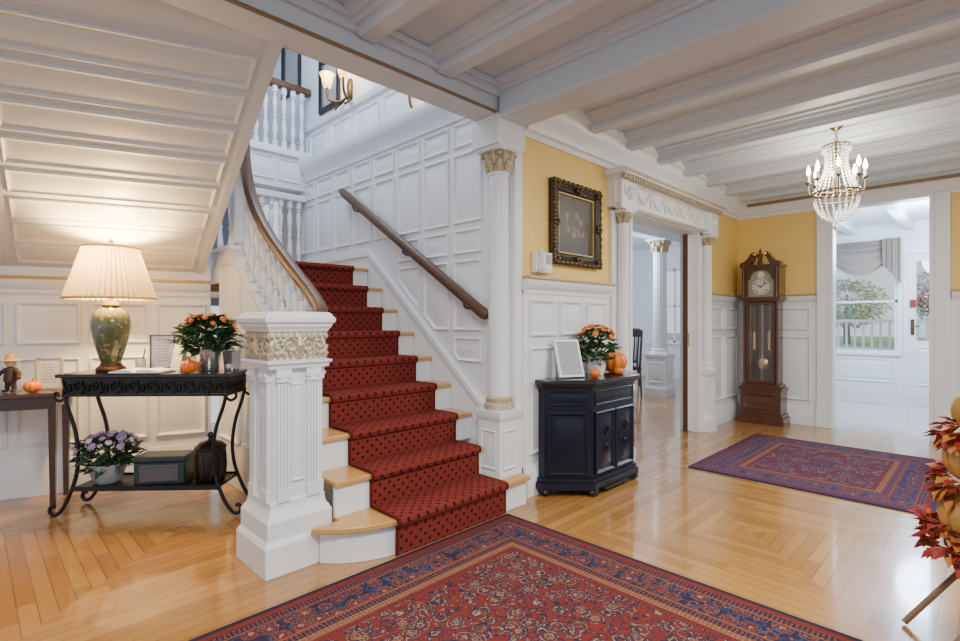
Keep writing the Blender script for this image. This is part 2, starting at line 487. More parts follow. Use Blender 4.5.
struct('wall_right', MB().box(XC, OY1, 0, XC+.1, YA, CZ).box(XC, -4, 0, XC+.1, OY0, CZ).box(XC, OY0, OZ, XC+.1, OY1, CZ), YEL, 0)
mA = lambda u, v, h: (u, YA-h, v)
mC = lambda u, v, h: (XC-h, -u, v)
rect = lambda a, b, c, d: [(a, c), (b, c), (b, d), (a, d)]
def wains(mp, u0, u1, n, zt=1.53, rows=((.30, 1.10), (1.18, 1.46)), th=.012):
    mb = MB(); mb.prism(rect(u0, u1, 0, zt), mp, 0, th)
    mq = lambda u, v, h: mp(u, v, h+th)
    g = .07; wd = (u1-u0-g)/n
    for i in range(n):
        for a, b in rows: mb.panel(rect(u0+g+i*wd, u0+(i+1)*wd, a, b), mq)
    return mb
WX = 4.09
trim(wains(mA, 2.89, WX, 3), WH); trim(wains(mA, 6.3, XC, 2), WH)
trim(wains(mC, -YA+.012, -1.52, 2), WH); trim(wains(mC, -.31, 1.5, 3), WH)
RAILP = [(0, 1.50), (.02, 1.50), (.025, 1.53), (.045, 1.55), (.06, 1.58), (.065, 1.605), (0, 1.605)]
CAPP = [(0, 1.605), (.070, 1.605), (.074, 1.615), (.070, 1.63), (0, 1.63)]
BASEP = [(0, 0), (.035, 0), (.035, .17), (.028, .19), (.02, .22), (0, .22)]
RUNS = ([(2.89, YA), (WX, YA)], [(6.36, YA), (XC, YA), (XC, 1.53)], [(XC, .30), (XC, -4)])
for k, (pr, m) in enumerate(((RAILP, WH), (CAPP, CAPM))):
    mb = MB()
    for pth in RUNS: mb.sweep(pr, pth, -1)
    trim(mb, m)
mb = MB()
for pth in RUNS: mb.sweep([(o+.012 if o else 0, z) for o, z in BASEP], pth, -1)
struct('baseboard_back', mb, WH)
CORN = [(0, 2.66), (.02, 2.66), (.025, 2.70), (.05, 2.71), (.06, 2.75), (.10, 2.80), (.13, 2.84), (.14, 2.88), (.17, 2.89), (.17, 2.95), (0, 2.95)]
trim(MB().sweep(CORN, [(2.9, YA), (XC, YA), (XC, -4)], -1), WH)
def beam(x, wd, z0):
    h = wd/2
    pl = [(-h-.10, CZ), (-h-.10, CZ-.018), (-h-.065, CZ-.022), (-h-.055, CZ-.04), (-h-.03, CZ-.044), (-h-.02, CZ-.06), (-h, CZ-.064), (-h, z0+.02), (-h+.015, z0), (h-.015, z0), (h, z0+.02), (h, CZ-.064), (h+.02, CZ-.06), (h+.03, CZ-.044), (h+.055, CZ-.04), (h+.065, CZ-.022), (h+.10, CZ-.018), (h+.10, CZ)]
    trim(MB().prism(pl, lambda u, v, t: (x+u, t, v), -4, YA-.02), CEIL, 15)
for x in (.3, .95, 1.55, 2.12, 3.62, 4.22, 4.82, 5.42, 6.02, 6.62, 7.1): beam(x, .13, 2.84)
beam(2.76, .28, 2.72)
trim(MB().box(2.885, -4, 2.745, 2.915, YA-.03, 2.765).box(-3, YA-.015, 2.745, 2.6, YA-.001, 2.762), TRIMB, 0)
mb = MB().box(-3, YA, 2.74, 2.9, YA+.2, CZ-.002); mb.box(-3, YA-.03, 2.86, 2.62, YA-.001, CZ-.002); mb.box(-3, YA-.06, 2.91, 2.62, YA-.031, CZ-.002)
trim(mb, CEIL, 0, .006)
# stair wall
XB = 2.75; ZL = 2.98
struct('wall_stair', MB().box(XB, 2.66, 0, 2.86, 5.75, ZL+.12), WH, 0)
struct('wall_upper', MB().box(2.85, 2.56, ZL+.12, 2.95, 7.6, 5.3).box(-3, YA+.01, CZ+.08, 2.95, YA+.1, 5.3), WH2, 0)
struct('wall_gallery', MB().box(-.5, 7.5, 1.5, 2.95, 7.6, 5.3), BLUEW, 0)
struct('ceiling_upper', MB().box(-1.5, YA+.02, 5.3, 2.95, 7.6, 5.35), WH2, 0)
trim(MB().sweep([(0, ZL-.10), (.02, ZL-.10), (.03, ZL-.04), (.07, ZL+.02), (.09, ZL+.06), (.09, ZL+.12), (-.10, ZL+.12), (-.10, ZL+.06), (0, ZL+.04)], [(XB, 5.72), (XB, 2.64)], -1), WH2)
mU = lambda u, v, h: (2.85-h, -u, v)
mb = MB().sweep([(0, 3.52), (.03, 3.52), (.045, 3.56), (.045, 3.58), (0, 3.58)], [(2.85, 7.4), (2.85, 2.6)], -1)
for i in range(9): mb.panel(rect(-7.2+i*.5+.04, -7.2+(i+1)*.5-.04, 3.18, 3.46), mU, .8)
trim(mb, WH2)
mB = lambda u, v, h: (XB-h, -u, v)
slope = lambda y: .2+(y-2.33)*.8333
mb = MB()
ys = [2.695+i*.375 for i in range(9)]
for i in range(8):
    for a, b in ((2.66, 2.85), (2.06, 2.61), (1.82, 2.01), (1.22, 1.77), (.98, 1.17), (.40, .93)):
        pl = clip(rect(-ys[i+1]+.03, -ys[i]-.03, a, b), lambda p: p[1]-(min(slope(-p[0]), 1.8)+.235))
        if len(pl) > 2 and abs(area(pl)) > .02: mb.panel(pl, mB, .85, 1.05)
trim(mb, WH)
mb = MB()
for o0, o1, h in ((-.3, .12, .016), (.12, .17, .035)):
    yt = 4.25
    mb.prism([(-2.665, slope(2.665)+o0), (-2.665, slope(2.665)+o1), (-yt, slope(yt)+o1), (-5.7, slope(yt)+o1), (-5.7, slope(yt)+max(o0, -.1)), (-yt, slope(yt)+o0)], mB, 0, h)
trim(mb, WH)
# back-left wall under the upper flight
A0 = Vector((.495, 5.0)); dv = Vector((.94, -.342)).normalized(); nv = Vector((dv.y, -dv.x))
def mL(k, v, h):
    p = A0+dv*k+nv*h; return (p.x, p.y, v)
KE = 1.01
struct('wall_left', MB().prism(rect(-3.2, KE, 0, 1.75), mL, -.06, 0), WH, 0)
mb = MB()
u = -2.95
while u < KE-.1:
    u1 = min(u+.44, KE-.03)
    for a, b in ((.36, 1.02), (1.12, 1.44)): mb.panel(rect(u+.05, u1, a, b), mL)
    u += .44
trim(mb, WH)
pa = (A0+dv*-3.2); pb = (A0+dv*KE)
trim(MB().sweep(RAILP, [tuple(pa), tuple(pb)], -1), WH); trim(MB().sweep(CAPP, [tuple(pa), tuple(pb)], -1), CAPM)
struct('baseboard_left', MB().sweep([(o*1.2, z*1.25) for o, z in BASEP], [tuple(pa), tuple(pb)], -1), WH)
# sloping panelled soffit of the upper flight
al = math.atan(.515); Z0 = 1.70
def mS(k, w_, h):
    q = A0+dv*k+nv*(w_*cos(al)+h*sin(al)); return (q.x, q.y, Z0+w_*sin(al)-h*cos(al))
kr = lambda w_: .94+.212*w_
pl = [(-3.2, -.02), (kr(0), -.02), (kr(2.3), 2.30), (-1.07, 3.2), (-3.2, 3.2)]
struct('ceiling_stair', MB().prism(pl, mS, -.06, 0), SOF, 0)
mb = MB(); wr = .07; i = 0
while wr < 3.0:
    hh = .215
    for j in range(4):
        L = 1.12; off = .07
        pl = [(kr(wr)-off-(j+1)*(L+.07)+.07, wr), (kr(wr)-off-j*(L+.07), wr), (kr(wr+hh)-off-j*(L+.07), wr+hh), (kr(wr+hh)-off-(j+1)*(L+.07)+.07, wr+hh)]
        if pl[0][0] < -3.1: continue
        pl = clip(pl, lambda p: (2.26+(.373*(1.4-p[0])))-p[1])
        if len(pl) > 2 and abs(area(pl)) > .05: mb.panel(pl, mS, .75, .8)
    wr += .268
mb.prism([(kr(0)-.03, 0), (kr(0)+.02, 0), (kr(2.3)+.02, 2.30), (kr(2.3)-.03, 2.30)], mS, -.34, .012)
trim(mb, SOF)
# ------------------------------------------------------------------ doorway surround in the picture wall
mb = MB()
for a, b in ((4.10, DX0-.021), (DX1+.021, 6.34)):
    mb.box(a, YA-.035, 0, b, YA-.001, 2.30); mb.box(a-.008, YA-.06, 0, b, YA-.036, .30)
mb.box(DX0-.02, YA-.05, 0, DX0+.02, YA+.17, DZ-.02); mb.box(DX1-.02, YA-.05, 0, DX1+.02, YA+.17, DZ-.02); mb.box(DX0-.02, YA-.05, DZ-.02, DX1+.02, YA+.17, DZ+.02)
trim(mb, WH, 0, .004)
mb = MB()
mb.sweep([(0, 2.32), (.10, 2.32), (.10, 2.35), (.085, 2.36), (.085, 2.54), (.10, 2.545), (.11, 2.56), (.15, 2.585), (.17, 2.605), (.17, 2.64), (0, 2.64)], [(4.06, YA), (6.36, YA)], -1)
for a, b in ((4.08, 4.36), (6.03, 6.34)): mb.box(a, YA-.14, 2.302, b, YA-.07, 2.588)
mb.box(4.02, YA-.20, 2.595, 6.40, YA-.002, 2.648)
for i in range(5):
    x0 = 4.44+i*.305
    mb.tube([(x0+.27*t, YA-.095, 2.52-.10*sin(PI*t)) for t in [q/10 for q in range(11)]], [.010+.016*sin(PI*q/10) for q in range(11)], 7)
    mb.ball((x0-.017, YA-.095, 2.51), .028, 8, 5)
    mb.tube([(x0-.017, YA-.095, 2.50), (x0-.017, YA-.095, 2.39)], [.016, .006], 6)
for a in (4.22, 6.18):
    mb.ball((a, YA-.142, 2.45), .045, 10, 6, 1.4)
    for sx in (-1, 1): mb.tube([(a+sx*.03, YA-.142, 2.42), (a+sx*.08, YA-.145, 2.45), (a+sx*.10, YA-.142, 2.51)], [.016, .016, .006], 6)
trim(mb, WH)
mb = MB()
for i in range(47): mb.box(4.05+i*.049, YA-.190, 2.555, 4.077+i*.049, YA-.15, 2.594)
mb.box(4.03, YA-.207, 2.61, 6.39, YA-.200, 2.64)
mb.box(4.06, YA-.108, 2.325, 6.36, YA-.100, 2.345)
trim(mb, GOLD, 0)
mb = MB()
mb.box(XC-.05, OY1+.021, 0, XC-.001, OY1+.15, OZ).box(XC-.05, OY0-.15, 0, XC-.001, OY0-.021, OZ).box(XC-.055, OY0-.16, OZ+.021, XC-.001, OY1+.16, 2.79)
mb.box(XC-.06, OY1-.02, 0, XC+.12, OY1+.02, OZ-.021).box(XC-.06, OY0-.02, 0, XC+.12, OY0+.02, OZ-.021).box(XC-.06, OY0-.02, OZ-.02, XC+.12, OY1+.02, OZ+.02)
mb.box(XC-.075, OY1+.022, 0, XC-.051, OY1+.16, .26).box(XC-.075, OY0-.16, 0, XC-.051, OY0-.022, .26)
trim(mb, WH, 0, .004)
trim(MB().box(XC-.176, -4, 2.79, XC-.13, YA-.18, 2.82), TRIMB, 0)

# ------------------------------------------------------------------ sunroom beyond
XS = 11.5
WY0, WY1, WZ0, WZ1 = 1.16, 2.2, .72, 2.55
EY0, EY1, EZ = .42, 1.02, 2.45
mb = MB().box(XS, WY1, 0, XS+.1, 2.53, 3.0).box(XS, EY1, 0, XS+.1, WY0, 3.0).box(XS, WY0, 0, XS+.1, WY1, WZ0).box(XS, WY0, WZ1, XS+.1, WY1, 3.0)
mb.box(XS, EY0, EZ, XS+.1, EY1, 3.0).box(XS, -.2, 0, XS+.1, EY0, 3.0).box(XS, -4, 0, XS+.1, -.2, .7).box(XS, -4, 2.6, XS+.1, -.2, 3.0)
struct('wall_sunroom', mb, WH2, 0)
struct('wall_partition', MB().box(XC+.1, 2.45, 0, 11.2, 2.53, 3.0), WH2, 0)
mb = MB()
mS2 = lambda u, v, h: (XS-h, -u, v)
for a, b in ((-2.1, -1.22),): mb.panel(rect(a, b, .2, .62), mS2)
mb.box(XS-.05, WY0-.05, WZ0-.04, XS-.001, WY1+.08, WZ0).box(XS-.03, WY0-.06, WZ0+.001, XS-.001, WY0, WZ1).box(XS-.03, WY1, WZ0+.001, XS-.001, WY1+.09, WZ1).box(XS-.032, WY0-.06, WZ1+.001, XS-.001, WY1+.09, WZ1+.09)
mb.box(XS-.03, EY0-.08, 0, XS-.001, EY0, EZ).box(XS-.03, EY1, 0, XS-.001, EY1+.065, EZ).box(XS-.032, EY0-.08, EZ+.001, XS-.001, EY1+.065, EZ+.08)
for y in (.2, 1.0, 1.8): mb.box(XC+.11, y-.06, 2.86, XS-.01, y+.06, 2.999)
trim(mb, WH2, 0)
wn = struct('window_1', MB().rings(rect(-WY1, -WY0, WZ0, WZ1), [(0, 0), (0, .04), (.05, .04), (.05, 0)], lambda u, v, h: (XS+.07-h, -u, v), False).box(XS+.03, WY0, 1.62, XS+.07, WY1, 1.66), WH2, 0)
build('pane', MB().box(XS+.045, WY0+.04, WZ0+.04, XS+.05, WY1-.04, WZ1-.04), GLASSB, wn, sm=0)
dr = struct('door_1', MB().box(XS+.03, EY0, 0, XS+.07, EY1, .95).box(XS+.03, EY0, .95, XS+.07, EY0+.1, EZ).box(XS+.03, EY1-.1, .95, XS+.07, EY1, EZ).box(XS+.03, EY0+.1, EZ-.13, XS+.07, EY1-.1, EZ).panel(rect(-EY1+.1, -EY0-.1, .18, .85), lambda u, v, h: (XS+.03-h, -u, v)), WH2, 0)
build('pane', MB().box(XS+.045, EY0+.1, .95, XS+.05, EY1-.1, EZ-.13), GLASSB, dr, sm=0)
build('handle_plate', MB().box(XS+.015, EY1-.075, 1.05, XS+.03, EY1-.025, 1.32).tube([(XS+.02, EY1-.05, 1.2), (XS-.04, EY1-.05, 1.2), (XS-.04, EY1-.15, 1.2)], .012), BRONZE, dr)
build('notice', MB().box(XS+.022, EY1-.088, 1.52, XS+.0295, EY1-.012, 1.66), REDL, dr, sm=0)
t = thing('wreath', 'round berry wreath hung on the glazed white door in the sunroom', 'wreath', (XS-.02, .68, 1.62))
mb = MB()
for i in range(220):
    a = random.uniform(0, 2*PI); rr = random.uniform(.10, .22)
    mb.leaf((random.uniform(-.03, .0), rr*cos(a), rr*sin(a)), (random.uniform(-.6, .1), cos(a+1.2), sin(a+1.2)), .09, .045)
build('leaf_ring', mb, WREL, t, sm=0)
br = None
for i in range(24):
    a = random.uniform(0, 2*PI); rr = random.uniform(.11, .19); l_ = (-.05, rr*cos(a), rr*sin(a))
    if br is None: br = build('berry', MB().ball((0, 0, 0), .016, 6, 4), PKF, t, loc=l_)
    else: repeat(br, l_)
# swag valance
t = thing('swag_valance', 'taupe satin swag valance with side tail over the sunroom window', 'curtain', (XS-.06, 1.66, 2.35))
def swag(y0, y1, dip, z0):
    mb = MB(); vs = []; fs = []; nu, nw = 24, 20
    for j in range(nw+1):
        q = j/nw
        for i in range(nu+1):
            p = i/nu; sg = sin(PI*p)**.8
            vs.append((-.02-.08*sg*q-.022*sin(q*38), y0+(y1-y0)*p, z0-.20*q*(1-sg)-dip*q*sg*(.45+.55*q)-.03*sg*q))
    for j in range(nw):
        for i in range(nu): a = j*(nu+1)+i; fs.append((a, a+1, a+nu+2, a+nu+1))
    return mb.add(vs, fs)
build('swag', swag(-.50, .56, .60, .38), CURT, t, sm=80)
mb = MB(); vs = []; fs = []; nu, nw = 24, 8
for j in range(nw+1):
    q = j/nw
    for i in range(nu+1):
        p = i/nu; vs.append((-.11-.03*sin(p*20), -.56+.26*p, .38-q*(.80-.36*p)))
for j in range(nw):
    for i in range(nu): a = j*(nu+1)+i; fs.append((a, a+1, a+nu+2, a+nu+1))
build('tail', mb.add(vs, fs), CURT, t, sm=80)
build('pelmet_rod', MB().tube([(-.01, -.56, .38), (-.01, .60, .38)], .02), WH2, t)
t = thing('porch_railing', 'white slatted porch railing seen through the sunroom window', 'railing', (13.0, 1.2, -.2))
build('top_rail', MB().box(-.05, -3, 1.46, .05, 4, 1.52), WH2, t, sm=0); build('bottom_rail', MB().box(-.03, -3, .9, .03, 4, .95), WH2, t, sm=0)
for y in (-2.9, -.6, 1.7, 3.9): build('post', MB().box(-.06, y-.06, 0, .06, y+.06, 1.58), WH2, t, sm=0)
mb = MB()
for i in range(48): mb.box(-.015, -2.9+i*.142, .951, .015, -2.86+i*.142, 1.459)
build('slats', mb, WH2, t, sm=0)
struct('ground', MB().box(11.6, -30, -.3, 60, 45, -.2), LAWN, 0)
for i, (x, y, h, lb) in enumerate(((40, 6.6, 4.2, 'broad pale green tree outside the sunroom window'), (44, 2.0, 5.0, 'taller pale green tree outside the glazed sunroom door'))):
    t = thing('tree', lb, 'tree', (x, y, -.2))
    build('trunk', MB().tube([(0, 0, 0), (.05, .05, h*.5), (0, 0, h*.75)], [.2, .16, .06]), STEM, t)
    mb = MB()
    for k in range(2600):
        v = Vector((random.gauss(0, 1), random.gauss(0, 1), random.gauss(0, 1))).normalized()*random.uniform(.5, 1)
        mb.leaf((v.x*2.2, v.y*2.2, h*.62+v.z*h*.36), v+Vector((0, 0, -.3)), .22, .16)
    build('crown', mb, TREE, t, sm=0)

# ------------------------------------------------------------------ dining room beyond the doorway
mb = MB().box(11.1, 2.53, 0, 11.2, 4.5, CZ).box(11.1, 5.5, 0, 11.2, 6.6, CZ).box(11.1, 4.5, 0, 11.2, 5.5, .8).box(11.1, 4.5, 2.45, 11.2, 5.5, CZ)
for a, b in ((2.9, 5.2), (6.2, 7.2), (8.2, 9.2), (10.2, 11.1)): mb.box(a, 6.5, 0, b, 6.6, CZ)
for a, b in ((5.2, 6.2), (7.2, 8.2), (9.2, 10.2)): mb.box(a, 6.5, 0, b, 6.6, .8).box(a, 6.5, 2.45, b, 6.6, CZ)
struct('wall_dining', mb, WH2, 0)
wn = struct('window_2', MB().rings(rect(-5.5, -4.5, .8, 2.45), [(0, 0), (0, .04), (.05, .04), (.05, 0)], lambda u, v, h: (11.17-h, -u, v), False).box(11.13, 4.5, 1.6, 11.17, 5.5, 1.64).box(11.13, 4.98, .8, 11.17, 5.02, 2.45), WH2, 0)
build('pane', MB().box(11.145, 4.55, .85, 11.15, 5.45, 2.4), GLASSB, wn, sm=0)
trim(MB().box(11.06, 4.4, .76, 11.099, 5.6, .799).box(11.07, 4.4, .8, 11.099, 4.5, 2.449).box(11.07, 5.5, .8, 11.099, 5.6, 2.449).box(11.07, 4.4, 2.45, 11.099, 5.6, 2.55).box(2.9, 3.98, 2.7, 11.05, 4.18, CZ-.001), WH2, 0)
t = thing('sliding_door', 'white sliding pocket door with dark wooden edge in the doorway', 'door', (5.955, YA+.075, 0))
build('panel', MB().box(-.03, -.02, .01, .02, .02, DZ-.03), WH, t, sm=0)
build('edge_strip', MB().box(-.06, -.024, .01, -.031, .024, DZ-.03), RAILW, t, sm=0)
build('pull', MB().box(-.02, -.026, 1.0, .0, -.0205, 1.15), BRASS, t, sm=0)

def column(name, label, x, y, z0, r, zc, zt, ped=None, group=None, wh=None, flute=True, gold=False):
    wh = wh or WH
    t = thing(name, label, 'column', (x, y, 0), 0, group)
    if ped:
        mb = MB().sq([(ped+.02, 0), (ped+.02, .14), (ped+.008, .16), (ped, .18), (ped, z0-.08), (ped+.012, z0-.06), (ped+.02, z0-.03), (ped+.02, z0)])
        for f in (lambda u, v, h: (u, -ped-h, v), lambda u, v, h: (-ped-h, -u, v)):
            mb.panel(rect(-ped*.72, ped*.72, .24, z0-.14), f, .6)
        build('pedestal', mb, wh, t, sm=25)
    build('base_ring', MB().lathe([(r*1.35, z0), (r*1.38, z0+.02), (r*1.3, z0+.04), (r*1.12, z0+.05), (r*1.18, z0+.065), (r*1.18, z0+.08), (r, z0+.095)], n=28), GOLD if gold else wh, t)
    build('shaft', MB().lathe([(r, z0+.09), (r*1.0, z0+.4), (r*.9, zc-.03), (r*1.0, zc-.02), (r*1.0, zc)], n=64, rib=16 if flute else 0, amp=.06 if flute else 0), wh, t)
    mb = MB().lathe([(r*.9, zc), (r*.95, zc+.3*(zt-zc)), (r*1.15, zt-.05), (r*1.5, zt-.03)], n=24)
    h = zt-zc
    for row, (zz, rr, L) in enumerate(((0, r*.95, h*.55), (h*.32, r*1.0, h*.58))):
        for i in range(8):
            a = 2*PI*(i+.5*row)/8
            p = [(cos(a)*(rr+q*q*.035), sin(a)*(rr+q*q*.035), zc+zz+L*q-(.02 if q > .95 else 0)) for q in (0, .3, .6, .85, 1)]
            mb.tube(p, [r*.2, r*.3, r*.26, r*.2, r*.1], 6)
    for i in range(4):
        a = PI/4+i*PI/2; mb.ball((cos(a)*r*1.45, sin(a)*r*1.45, zt-.05), r*.26, 8, 6)
    build('capital', mb, GOLD, t)
    build('abacus', MB().sq([(r*1.35, zt-.03), (r*1.5, zt-.015), (r*1.5, zt)]), wh, t)
    return t
column('corner_column', 'round white column with gilded leaf capital at the foot of the stairs', 2.74, 2.545, .66, .081, 2.37, 2.54, .105, flute=False, gold=True)
trim(MB().box(2.60, 2.43, 2.541, 2.9, 2.68, 2.75).box(2.81, 2.447, .0, 2.888, 2.659, 2.54), WH, 0)
column('doorway_column', 'slim white half column left of the doorway, behind the dark cabinet', 4.215, YA-.075, .72, .052, 2.18, 2.30, .06)
column('doorway_column', 'slim white half column right of the doorway, nearer the tall clock', 6.17, YA-.075, .72, .052, 2.18, 2.30, .06)
column('dining_column', 'white column with gilded capital standing inside the room past the doorway', 8.5, 4.08, .72, .12, 2.48, 2.70, .17, wh=WH2)

def chair(label, x, y, rz):
    t = thing('dining_chair', label, 'chair', (x, y, 0), rz, 'dark chairs in the room past the doorway')
    build('seat', MB().box(-.22, -.22, .45, .22, .22, .50), CHF, t, sm=0, bevel=.012)
    for sx in (-1, 1):
        build('leg', MB().tube([(sx*.2, -.2, 0), (sx*.19, -.19, .45)], [.016, .022]), DKW, t)
        build('leg', MB().tube([(sx*.2, .24, 0), (sx*.19, .2, .47), (sx*.2, .25, 1.12)], [.016, .022, .018]), DKW, t)
    mb = MB().box(-.2, .235, 1.02, .2, .265, 1.14)
    for i in range(5): mb.tube([(-.14+i*.07, .205, .50), (-.14+i*.07, .25, 1.04)], .009, 6)
    build('backrest', mb, DKW, t)
chair('dark dining chair nearest the doorway jamb, turned to the window', 8.1, 4.55, R(150))
chair('dark dining chair farther back beside the white column', 9.4, 5.3, R(-110))

# ------------------------------------------------------------------ staircase
N = 9; RI = .2; RU = .24; Y1 = 2.33; XL, XR = 1.49, 2.73
off = (XL, Y1, 0)
st = thing('staircase', 'white staircase with golden oak treads rising beside the panelled wall', 'staircase', off)
fp = [(2.82, 2.31), (1.78, 2.31), (1.62, 2.325), (1.49, 2.37), (1.38, 2.44), (1.31, 2.50), (1.28, 2.545), (1.445, 2.545), (1.445, 2.63), (2.60, 2.63), (2.60, 2.41), (2.82, 2.41)][::-1]
fz = lambda u, v, t: (u, v, t)
build('tread', MB().prism(fp, fz, .168, .2), OAK, st, off, sm=20, bevel=.006)
fr = [(2.80, 2.335), (1.78, 2.335), (1.63, 2.35), (1.51, 2.39), (1.41, 2.455), (1.33, 2.54), (1.445, 2.545), (1.445, 2.62), (2.60, 2.62), (2.60, 2.405), (2.80, 2.405)][::-1]
build('riser', MB().prism(fr, fz, .002, .168), WH, st, off, sm=40)
for n in range(2, N+1):
    y = Y1+(n-1)*RU; z = n*RI
    build('riser', MB().box(XL+.02 if y > 2.9 else XL-.045, y+.02, z-RI, XR if y > 2.63 else 2.61, y+.04, z-.03), WH, st, off, sm=0)
    if n < N:
        mb = MB().box(XL+.02 if y > 2.9 else XL-.05, y, z-.03, 2.61 if y < 2.62 else XR, y+RU+.03, z)
        build('tread', mb, OAK, st, off, sm=0, bevel=.006)
yt = Y1+(N-1)*RU
build('landing', MB().box(XL+.02, yt, 1.77, XR, 5.7, 1.8), OAK, st, off, sm=0, bevel=.006)
mst = lambda u, v, h: (XL-.02-h, -u, v)
pl = [(-2.96, .003), (-2.96, slope(2.96)+.07), (-yt, slope(yt)+.07), (-5.55, slope(yt)+.07), (-5.55, 1.62), (-4.52, 1.62), (-4.52, .003)]
mb = MB().prism(pl, mst, -.05, 0)
mb.prism([(-2.96, slope(2.96)+.07), (-2.96, slope(2.96)+.10), (-yt, slope(yt)+.10), (-5.55, slope(yt)+.10), (-5.55, slope(yt)+.07), (-yt, slope(yt)+.07)], mst, -.065, .015)
for a, b in ((-3.5, -3.05), (-4.0, -3.55), (-4.48, -4.05)):
    mb.panel(clip(rect(a, b, .35, 1.22), lambda p: (slope(-p[0])-.10)-p[1]), mst)
    mb.panel(clip(rect(a, b, 1.28, 1.75), lambda p: (slope(-p[0])+.0)-p[1]), mst, .6)
build('stringer', mb, WH, st, off, sm=25)
# runner carpet
path = [(Y1-.006, .004)]
for n in range(1, N+1):
    y = Y1+(n-1)*RU-(.02 if n == 1 else 0); z = n*RI
    path += [(y+.012, z-.035), (y-.008, z-.028), (y-.013, z-.012), (y-.006, z+.005), (y+.02, z+.008)]
    path += [(y+RU+(.012 if n > 1 else .03), z+.008)] if n < N else [(y+.9, z+.008)]
x0, x1 = 1.665, 2.565
me = D.meshes.new('stair_runner'); vs = []; fs = []; uvl = []; L = 0
for i, (y, z) in enumerate(path):
    if i: L += math.hypot(y-path[i-1][0], z-path[i-1][1])
    vs += [(x0-1.66, y-Y1, z), (x1-1.66, y-Y1, z)]; uvl.append(L)
for i in range(len(path)-1): fs.append((2*i, 2*i+1, 2*i+3, 2*i+2))
me.from_pydata(vs, [], fs); uv = me.uv_layers.new(name='uv')
for p in me.polygons:
    for li in p.loop_indices:
        vi = me.loops[li].vertex_index; uv.data[li].uv = ((vi % 2)*.9, uvl[vi//2])
me.materials.append(PRUG); ru = D.objects.new('stair_runner', me); C.objects.link(ru); ru.location = (1.66, Y1, 0)
md = ru.modifiers.new('solid', 'SOLIDIFY'); md.thickness = .008; md.offset = 1
tag(ru, 'red stair carpet with small dark dots running down the steps', 'carpet')
# newel post
nx, ny = 1.24, 2.75
t = thing('newel_post', 'big square white newel post with gilded frieze at the stair foot', 'newel post', (nx, ny, 0))
build('plinth', MB().sq([(.195, 0), (.195, .15), (.185, .17), (.178, .18), (.178, .27), (.168, .29), (.155, .31), (.15, .34), (.15, .36)]), WH, t, sm=25, bevel=.003)
mb = MB().sq([(.132, .35), (.132, 1.06)])
faces4 = [lambda u, v, h, a=a: (cos(a)*u+sin(a)*(.132+h), sin(a)*u-cos(a)*(.132+h), v) for a in (0, PI/2, PI, -PI/2)]
for f in faces4:
    mb.rings(rect(-.035, .035, .45, .97), [(0, .001), (0, .008), (.006, .012), (.012, .004), (.018, .002), (.026, .008)], f)
build('shaft', mb, WH, t, sm=25)
for f in faces4:
    mb = MB()
    for sx in (-1, 1):
        cx = sx*.082
        mb.prism(rect(cx-.036, cx+.036, .36, .42), f, 0, .028)
        for k in range(4):
            u = cx-.0255+k*.017
            mb.prism([(u-.006, .42), (u+.006, .42), (u+.006, .985), (u-.006, .985)], f, 0, .022)
        mb.prism(rect(cx-.034, cx+.034, .42, .985), f, 0, .012)
        mb.prism(rect(cx-.04, cx+.04, .98, 1.055), f, 0, .030)
        for q in (-1, 1):
            sp = [f(cx+q*.03+.014*(1-i/14)*cos(i*.8)*q, 1.01+.014*(1-i/14)*sin(i*.8), .034) for i in range(13)]
            mb.tube(sp, .005, 5)
    build('pilaster', mb, WH, t, sm=25)
build('entablature', MB().sq([(.165, 1.05), (.168, 1.065), (.180, 1.078), (.180, 1.088), (.158, 1.094), (.150, 1.10), (.150, 1.235), (.162, 1.242), (.168, 1.255)]), WH, t, sm=25)
mb = MB()
for a in (0, PI/2, PI, -PI/2):
    f = lambda u, v, h: (cos(a)*u+sin(a)*(.152+h), sin(a)*u-cos(a)*(.152+h), v)
    for sx in (-1, 1):
        for c0, dr_ in ((.048, 1), (.112, -1)):
            pts = [f(sx*(c0+.044*(1-i/24)*cos(i*.45)), 1.168+dr_*.050*(1-i/24)*sin(i*.45), .004) for i in range(23)]
            mb.tube(pts, [.010*(1-.4*i/23)+.002 for i in range(23)], 6)
        for q in (.012, .045, .078, .111, .144):
            mb.tube([f(sx*q, 1.103, .0), f(sx*(q+.004), 1.125, .010), f(sx*(q+.008), 1.145, .002)], [.012, .012, .003], 6)
            mb.tube([f(sx*q, 1.233, .0), f(sx*(q+.004), 1.213, .010), f(sx*(q+.008), 1.195, .002)], [.012, .012, .003], 6)
    mb.tube([f(0, 1.105, .003), f(0, 1.17, .014), f(0, 1.232, .003)], [.012, .022, .008], 8)
build('frieze_ornament', mb, GOLD, t)
build('cap', MB().sq([(.168, 1.255), (.178, 1.268), (.180, 1.280), (.192, 1.292), (.194, 1.312), (.184, 1.322), (.178, 1.335), (.165, 1.345), (.06, 1.350)]), WH, t, sm=25)
